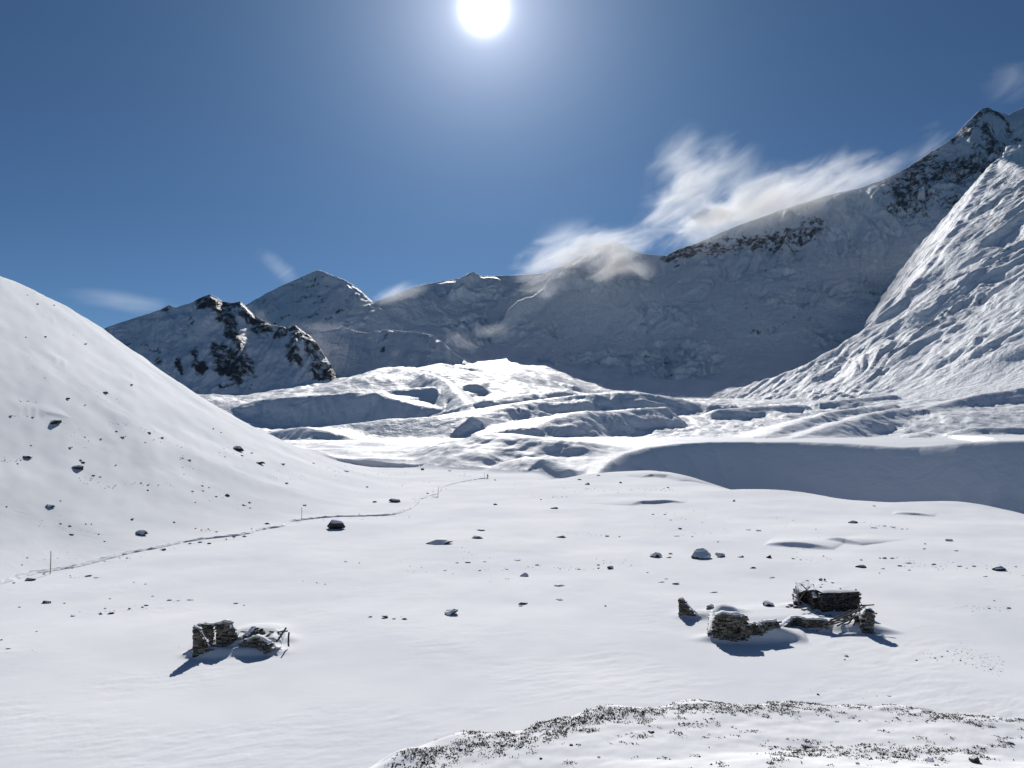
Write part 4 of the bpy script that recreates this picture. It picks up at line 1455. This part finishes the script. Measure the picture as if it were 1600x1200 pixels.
# ---- the hut group on the right
o2 = hit(1313, 955)
hut = thing('stone_hut', o2, 'low dark stone hut with a flat snow-covered roof, right of the plain', 'hut')
fa, fb = hit(1286, 954), hit(1340, 957)
fa.z = fb.z = o2.z
dirx = (fb - fa).normalized()
diry = Vector((-dirx.y, dirx.x, 0))
dep = 4.6
ba, bb = fa + diry * dep + dirx * 0.1, fb + diry * dep
stone_wall(hut, fa, fb, [(0, 1.55), (1, 1.62)], 0.45, seed=31, mat='hutstone', cap=False)
stone_wall(hut, fb, bb, [(0, 1.60), (1, 1.7)], 0.45, seed=32, mat='hutstone', cap=False)
stone_wall(hut, bb, ba, [(0, 1.7), (1, 1.65)], 0.45, seed=33, mat='hutstone', cap=False)
stone_wall(hut, ba, fa, [(0, 1.65), (1, 1.55)], 0.45, seed=34, mat='hutstone', cap=False)
hx = (fb - fa).length


def hut_pt(u, v, z):
    p = fa + dirx * (u * hx) + diry * (v * dep) - o2
    return (p.x, p.y, z)


# eave timber, roof boards and the snow lying on them
V, Fc = [], []
n = 14
for i in range(n):
    u0, u1 = -0.04 + 1.08 * i / n, -0.04 + 1.08 * (i + 1) / n - 0.006
    zt = 1.66 + RND.uniform(-0.02, 0.02)
    b = len(V)
    for z in (zt, zt + 0.07):
        V += [hut_pt(u0, -0.07, z), hut_pt(u1, -0.07, z), hut_pt(u1, 1.05, z + 0.1), hut_pt(u0, 1.05, z + 0.1)]
    Fc += [[b + 3, b + 2, b + 1, b], [b + 4, b + 5, b + 6, b + 7], [b, b + 1, b + 5, b + 4], [b + 1, b + 2, b + 6, b + 5], [b + 2, b + 3, b + 7, b + 6], [b + 3, b, b + 4, b + 7]]
roof = link('roof', mesh_of('roof', V, Fc, MAT['darkwood']), hut)
V, Fc = [], []
n, m = 18, 22
for i in range(n + 1):
    for j in range(m + 1):
        u, v = i / n, j / m
        e = min(u, 1 - u, v, 1 - v)
        z = 1.75 + 0.1 * v + 0.13 * min(1, e * 9) ** 0.5 + 0.05 * float(pn(np.array(u * 4.0), np.array(v * 5.0), 402))
        V.append(hut_pt(-0.045 + 1.09 * u, -0.075 + 1.13 * v, z))
for i in range(n):
    for j in range(m):
        k = i * (m + 1) + j
        Fc.append([k, k + m + 1, k + m + 2, k + 1])
link('roof_snow', mesh_of('roof_snow', V, Fc, MAT['snowcap'], True), roof)
for i, (u, v, w) in enumerate(((0.62, 0.97, 0.5), (0.72, 0.93, 0.35), (0.2, 0.95, 0.4), (0.98, 0.02, 0.25), (0.6, 0.12, 0.3), (0.36, 0.55, 0.2), (0.8, 0.72, 0.4), (0.15, 0.3, 0.3))):
    st = link('roof_stone', RND.choice(ROCKS), roof)
    st.location = hut_pt(u, v, 1.84 + 0.1 * v)
    st.scale = (w, w * 0.8, 0.28 if i in (0, 1) else 0.14)
    st.rotation_euler = (0, 0, i * 1.3)

# porch: collapsed lean-to with a dark opening left of the hut
porch = thing('collapsed_porch', hit(1266, 950), 'collapsed lean-to with a dark opening against the left of the stone hut', 'lean-to')
pa, pb = hit(1247, 948), hit(1285, 952)
pq = porch.location
stone_wall(porch, pa + Vector((0.5, 2.3, 0)), pb + Vector((0.2, 2.4, 0)), [(0, 0.9), (0.3, 1.75), (0.6, 2.05), (0.85, 1.7), (1, 1.5)], 0.5, seed=41, mat='hutstone')
stone_wall(porch, pa + Vector((0.0, 0.4, 0)), pa + Vector((0.7, 2.2, 0)), [(0, 0.45), (0.5, 0.9), (1, 1.5)], 0.5, seed=42, mat='stone')
stone_wall(porch, pb + Vector((-0.55, 0.2, 0)), pb + Vector((-0.1, 2.3, 0)), [(0, 1.05), (0.4, 1.5), (1, 1.9)], 0.5, seed=43, mat='hutstone')
V, Fc = [], []
rp = [pa + Vector((0.15, 0.5, 1.15)), pb + Vector((-0.5, 0.3, 1.72)), pb + Vector((0.0, 2.6, 2.0)), pa + Vector((0.7, 2.6, 1.9))]
n = 8
for i in range(n + 1):
    for j in range(n + 1):
        u, v = i / n, j / n
        p = (rp[0] * (1 - u) + rp[1] * u) * (1 - v) + (rp[3] * (1 - u) + rp[2] * u) * v - pq
        V.append((p.x, p.y, p.z + 0.15 * math.sin(math.pi * u) + 0.07 * float(pn(np.array(u * 4.0), np.array(v * 4.0), 403))))
for i in range(n):
    for j in range(n):
        k = i * (n + 1) + j
        Fc.append([k, k + n + 1, k + n + 2, k + 1])
k0 = len(V)
V += [(x, y, z - 0.14) for x, y, z in V]
Fc += [[a + k0 for a in f[::-1]] for f in list(Fc)]
ring = [i * (n + 1) for i in range(n + 1)] + [n * (n + 1) + j for j in range(1, n + 1)] + [i * (n + 1) + n for i in range(n - 1, -1, -1)] + [j for j in range(n - 1, 0, -1)]
for a, b in zip(ring, ring[1:] + ring[:1]):
    Fc.append([b, a, a + k0, b + k0])
link('roof_slab', mesh_of('roof_slab', V, Fc, MAT['rock']), porch)
Yp = pq.y
for i, (a, b, c, d, y0, y1, lab) in enumerate((
        (1285, 943, 1251, 912, Yp - 0.3, Yp + 1.2, 'topmost grey pole sticking up left over the collapsed lean-to'),
        (1277, 958, 1237, 929, Yp - 1.0, Yp + 0.4, 'lower grey pole slanting up left in front of the collapsed lean-to'),
        (1288, 942, 1271, 924, Yp - 0.6, Yp + 0.2, 'short pale pole leaning at the right side of the dark lean-to opening'),
        (1247, 941, 1265, 917, Yp - 0.2, Yp + 0.9, 'pole leaning right on the left side of the dark lean-to opening'),
        (1294, 930, 1278, 922, Yp + 1.4, Yp + 1.8, 'stub of a beam between lean-to and hut roof'))):
    pole_between('wooden_pole', V3(a, b, y0), V3(c, d, y1), 0.065, 0.05, 50 + i, 'wood', None, lab, 'pole', 'poles leaning at the lean-to')
for i, (a, b, w, h) in enumerate(sorted(((1236, 944, 10, 6), (1244, 947, 9, 6), (1250, 942, 8, 6), (1231, 947, 7, 4), (1256, 951, 10, 5), (1283, 957, 16, 5), (1295, 960, 14, 5), (1304, 953, 12, 5), (1286, 963, 14, 4)))):
    place_rock(a, b, w, h, f'{RANK[i]} tumbled stone from the left in front of the lean-to and hut', 'loose stones by the hut')

# free-standing walls of the enclosure
w1 = thing('ruined_wall', hit(1072, 960), 'small pointed wall stump at the left end of the right-hand ruins', 'wall')
stone_wall(w1, hit(1061, 961), hit(1090, 960), [(0, 1.5), (0.22, 1.52), (0.45, 1.05), (0.75, 0.5), (1, 0.15)], 0.5, seed=51)
w2 = thing('ruined_wall', hit(1138, 992), 'square block of dry-stone wall nearest the camera in the right-hand ruins', 'wall')
stone_wall(w2, hit(1113, 993), hit(1163, 991), [(0, 1.25), (0.12, 1.75), (0.3, 1.95), (0.8, 1.85), (1, 1.75)], 0.75, seed=52)
stone_wall(w2, hit(1111, 993) + Vector((0, 0.2, 0)), hit(1117, 980) + Vector((0, 0.6, 0)), [(0, 0.6), (0.3, 1.0), (1, 1.3)], 0.5, seed=53)
w3 = thing('ruined_wall', hit(1225, 977), 'low snow-topped wall running between the square wall block and the fallen timbers', 'wall')
pts = [hit(1166, 988), hit(1190, 984), hit(1212, 979), hit(1236, 976), hit(1262, 977), hit(1292, 980)]
for i, (a, b) in enumerate(zip(pts[:-1], pts[1:])):
    stone_wall(w3, a, b, [(0, 0.58 + 0.1 * (i % 2)), (0.5, 0.74 - 0.1 * (i % 3)), (1, 0.62)], 0.5, seed=54 + i)
w4 = thing('ruined_wall', hit(1355, 984), 'narrow stone wall end standing right of the fallen timbers', 'wall')
stone_wall(w4, hit(1345, 982), hit(1363, 985), [(0, 1.2), (0.3, 1.65), (0.7, 1.85), (1, 1.75)], 0.7, seed=61)
stone_wall(w4, hit(1345, 978) + Vector((0, 0.6, 0)), hit(1340, 965) + Vector((0, 0.5, 0)), [(0, 1.3), (0.5, 0.9), (1, 0.5)], 0.5, seed=62)
w5 = thing('ruined_wall', hit(1130, 952), 'nearly buried row of stones behind the square wall block', 'wall')
stone_wall(w5, hit(1106, 952), hit(1150, 952), [(0, 0.3), (0.15, 0.42), (0.3, 0.2), (0.6, 0.5), (0.85, 0.4), (1, 0.25)], 0.45, seed=63)

# the heap of fallen roof timbers
heap = thing('timber_heap', hit(1322, 975), 'heap of fallen grey roof timbers in front of the hut', 'timber')
Yh = heap.location.y
for i, (a, b, c, d, y0, y1) in enumerate(((1288, 975, 1330, 953, -0.6, 1.2), (1300, 973, 1352, 947, -0.4, 1.6), (1308, 978, 1351, 955, -0.9, 0.8), (1326, 974, 1346, 944, -0.4, 1.5),
                                          (1286, 974, 1322, 968, -0.9, -0.2), (1290, 978, 1334, 966, -1.0, 0.2), (1316, 966, 1354, 950, 0.2, 1.0), (1334, 976, 1352, 948, -0.5, 0.9),
                                          (1298, 968, 1328, 962, 0.2, 1.0), (1340, 946, 1366, 945, 1.6, 1.2))):
    pole_between('timber', V3(a, b, Yh + y0), V3(c, d, Yh + y1), 0.07, 0.055, 70 + i, 'wood', heap)
for i, (a, b, w, h) in enumerate(sorted(((1335, 962, 7, 5), (1342, 968, 7, 6), (1328, 966, 6, 5), (1348, 958, 6, 5), (1322, 972, 6, 4), (1270, 984, 8, 4), (1278, 986, 7, 4), (1283, 983, 5, 3)))):
    r = place_rock(a, b, w, h, f'{RANK[i]} stone from the left lodged around the fallen roof timbers', 'stones among the timbers')
    r.location.z += 0.1

# ------------------------------------------------------------------ route marker poles
for i, (px, y0, y1, lab) in enumerate(((78, 862, 897, 'tall thin marker pole beside the footpath near the left photo edge'), (471, 793, 813, 'thin marker pole beside the footpath left of the large boulder'),
                                       (684.5, 760, 776, 'thin marker pole where the footpath bends up to the far edge'), (757, 738, 748, 'thin marker pole just left of the walking person'))):
    b = hit(px, y1)
    hh = (y1 - y0) / F * b.y
    pole_between('marker_pole', (b.x, b.y, b.z - 0.4), (b.x + 0.02, b.y, b.z + hh), 0.05, 0.045, 90 + i, 'wood', None, lab, 'pole', 'route marker poles')


# ------------------------------------------------------------------ the walker
def skin_mesh(name, nodes, edges, mat, parent, subd=2, root=0):
    me = bpy.data.meshes.new(name)
    me.from_pydata([n[0] for n in nodes], edges, [])
    ob = link(name, me, parent)
    md = ob.modifiers.new('skin', 'SKIN')
    md.use_smooth_shade = True
    for v, n in zip(me.skin_vertices[0].data, nodes):
        v.radius = (n[1], n[1] if len(n) < 3 else n[2])
        v.use_root = False
    me.skin_vertices[0].data[root].use_root = True
    ob.modifiers.new('sub', 'SUBSURF').levels = subd
    ob.modifiers['sub'].render_levels = subd
    me.materials.append(mat)
    return ob


wp = hit(762, 748)
walker = thing('person', wp, 'person in dark clothes walking away at the far end of the footpath', 'person', None, 0.15)
body = [((0, 0, 0.93), 0.15, 0.11), ((0, 0.02, 1.12), 0.145, 0.11), ((0, 0.03, 1.33), 0.17, 0.12), ((0, 0.03, 1.46), 0.09), ((0, 0.05, 1.54), 0.055), ((0, 0.07, 1.63), 0.09, 0.10), ((0, 0.08, 1.73), 0.075),
        ((-0.19, 0.03, 1.41), 0.07), ((-0.25, -0.02, 1.15), 0.05), ((-0.24, 0.16, 0.95), 0.038),
        ((0.19, 0.03, 1.41), 0.07), ((0.26, -0.05, 1.15), 0.05), ((0.27, -0.02, 0.90), 0.038),
        ((-0.10, 0.01, 0.84), 0.095), ((-0.11, 0.16, 0.48), 0.065), ((-0.11, 0.14, 0.09), 0.045), ((-0.11, 0.26, 0.04), 0.04),
        ((0.10, -0.01, 0.84), 0.095), ((0.11, -0.02, 0.47), 0.065), ((0.11, -0.24, 0.11), 0.045), ((0.11, -0.14, 0.04), 0.04)]
ed = [(0, 1), (1, 2), (2, 3), (3, 4), (4, 5), (5, 6), (2, 7), (7, 8), (8, 9), (2, 10), (10, 11), (11, 12), (0, 13), (13, 14), (14, 15), (15, 16), (0, 17), (17, 18), (18, 19), (19, 20)]
skin_mesh('body', body, ed, MAT['jacket'], walker)
for sx, hx0, hy0, hz0 in ((-1, -0.24, 0.16, 0.95), (1, 0.27, -0.02, 0.90)):
    nodes = [((hx0, hy0, hz0), 0.03, 0.02), ((hx0, hy0 + 0.03, hz0 - 0.07), 0.034, 0.016)]
    edges = [(0, 1)]
    for f in range(4):
        x = hx0 + (f - 1.5) * 0.019
        n0 = len(nodes)
        ln = (0.06, 0.07, 0.068, 0.055)[f]
        nodes += [((x, hy0 + 0.04, hz0 - 0.10), 0.009), ((x, hy0 + 0.055, hz0 - 0.10 - ln * 0.6), 0.0085), ((x, hy0 + 0.04, hz0 - 0.10 - ln), 0.008)]
        edges += [(1, n0), (n0, n0 + 1), (n0 + 1, n0 + 2)]
    n0 = len(nodes)
    nodes += [((hx0 - sx * 0.035, hy0 + 0.03, hz0 - 0.06), 0.010), ((hx0 - sx * 0.045, hy0 + 0.045, hz0 - 0.095), 0.009)]
    edges += [(1, n0), (n0, n0 + 1)]
    skin_mesh('hand', nodes, edges, MAT['skin'], walker, 1)
pk = hull([(x, y, z) for x in (-0.16, 0.16) for y in (-0.30, -0.10) for z in (1.02, 1.46)] + [(0, -0.32, 1.2), (0, -0.22, 1.52)], 0.04)
link('backpack', bm_mesh(pk, 'backpack', MAT['trousers'], True), walker)
hat = hull([(0.105 * math.cos(a) * c, 0.075 + 0.11 * math.sin(a) * c, z) for z, c in ((1.68, 1), (1.74, 0.98), (1.80, 0.7), (1.825, 0.3)) for a in [i * 0.6283 for i in range(10)]])
link('hat', bm_mesh(hat, 'hat', MAT['trousers'], True), walker)


# ------------------------------------------------------------------ wind-blown snow and clouds along the crests
def mat_cloud(name, density, scale, thresh, stretch=(1, 1, 1), rot=(0, 0, 0), aniso=0.35, gain=2.6):
    k = NT(name)
    oc = k.n('ShaderNodeTexCoord').outputs['Object']
    ln = k.n('ShaderNodeVectorMath', operation='LENGTH')
    k.l(oc, ln.inputs[0])
    r2 = k.math('MULTIPLY', ln.outputs['Value'], ln.outputs['Value'])
    fall = k.math('POWER', k.math('MAXIMUM', k.math('SUBTRACT', 1.0, r2), 0.0), 1.3)
    mp = k.n('ShaderNodeMapping', vector_type='TEXTURE')
    k.l(k.pos(), mp.inputs['Vector'])
    mp.inputs['Scale'].default_value = stretch
    mp.inputs['Rotation'].default_value = rot
    n = k.noise(mp.outputs[0], scale, 7.0, 0.66, 0.9)
    nn = k.math('MULTIPLY', k.math('SUBTRACT', n, thresh), gain)
    d = k.math('ADD', nn, k.math('MULTIPLY', k.math('SUBTRACT', fall, 0.55), 0.9))
    d = k.math('MULTIPLY', k.math('MAXIMUM', d, 0.0), fall)
    v = k.n('ShaderNodeVolumeScatter')
    v.inputs['Color'].default_value = (0.94, 0.97, 1.0, 1)
    v.inputs['Anisotropy'].default_value = aniso
    k.l(k.math('MULTIPLY', d, density), v.inputs['Density'])
    k.l(v.outputs[0], k.out.inputs['Volume'])
    return k.m


def unit_ball():
    bm = bmesh.new()
    bmesh.ops.create_icosphere(bm, subdivisions=3, radius=1.0)
    return bm


BALL = {}


def wisp(parent, px, py, Y, rx, ry, tilt, mat, name='wisp', thick=0.55):
    if mat not in BALL:
        BALL[mat] = bm_mesh(unit_ball(), 'wisp', MAT[mat])
    ob = link(name, BALL[mat], parent)
    c = V3(px, py, Y)
    m = Y / F
    M = Matrix.Translation(c) @ Matrix.Rotation(-math.radians(tilt), 4, 'Y') @ Matrix.Diagonal((rx * m, max(rx, ry) * m * thick, ry * m, 1))
    ob.matrix_basis = parent.matrix_basis.inverted() @ M
    return ob


MAT['plume'] = mat_cloud('blown_snow', 0.0085, 0.0085, 0.46, (2.0, 1, 0.8), (0, -0.45, 0), 0.4, 4.0)
MAT['bright'] = mat_cloud('bright_blown_snow', 0.0145, 0.0100, 0.46, (2.0, 1, 0.8), (0, -0.45, 0), 0.4, 4.0)
MAT['thin'] = mat_cloud('thin_blown_snow', 0.0030, 0.0085, 0.46, (2.2, 1, 0.8), (0, -0.6, 0), 0.4, 3.2)
MAT['faint'] = mat_cloud('faint_blown_snow', 0.0013, 0.0060, 0.45, (2.2, 1, 0.8), (0, -0.6, 0), 0.4, 3.0)
MAT['cirrus'] = mat_cloud('thin_cloud', 0.0006, 0.0026, 0.42, (4.0, 1, 0.5), (0, 0.12, 0), 0.4, 3.0)
CLOUDS = [
    ('broad plume of blown snow over the long right-hand ridge', [(1200, 318, 3760, 240, 64, 18, 'plume'), (1085, 318, 3740, 100, 84, 0, 'plume'), (1062, 258, 3760, 70, 96, -12, 'thin'), (1072, 275, 3750, 44, 66, 10, 'plume'),
                                                                  (1040, 350, 3720, 72, 42, 20, 'plume'), (1350, 280, 3840, 140, 40, 20, 'thin'), (1450, 228, 3900, 62, 36, 42, 'thin'), (1130, 270, 3900, 120, 80, -25, 'thin')]),
    ('bright snow plume on the rounded top in the middle of the ridge', [(915, 394, 3330, 135, 50, 12, 'bright'), (955, 414, 3180, 84, 44, -8, 'bright'), (855, 426, 3180, 74, 44, 28, 'bright'), (880, 372, 3780, 70, 50, 20, 'thin')]),
    ('low puff of blown snow in the gap right of the snow peak', [(618, 459, 3360, 70, 20, 14, 'plume')]),
    ('faint wisp trailing left off the snow peak', [(437, 420, 6150, 66, 24, -40, 'faint')]),
    ('thin streak of cloud above the left snow slope', [(195, 471, 9500, 130, 24, -8, 'cirrus')]),
    ('faint wisp of cloud above the pointed summit at the right edge', [(1580, 125, 4300, 70, 54, 20, 'faint')]),
    ('small drift of snow smoke on the low ridge below the face', [(612, 562, 2560, 38, 24, 0, 'thin')]),
    ('snow smoke curling over the low saddle in front of the big face', [(765, 516, 2860, 66, 18, 4, 'thin'), (715, 530, 2690, 50, 18, -25, 'thin')]),
    ('snow smoke between the rocky peak and the snow peak', [(500, 512, 2960, 60, 16, 0, 'thin'), (405, 492, 3000, 38, 15, -35, 'thin')]),
]
for lab, parts in CLOUDS:
    c = thing('cloud', V3(parts[0][0], parts[0][1], parts[0][2]), lab, 'cloud')
    for a, b, y, rx, ry, ti, mt in parts:
        wisp(c, a, b, y, rx, ry, ti, mt)
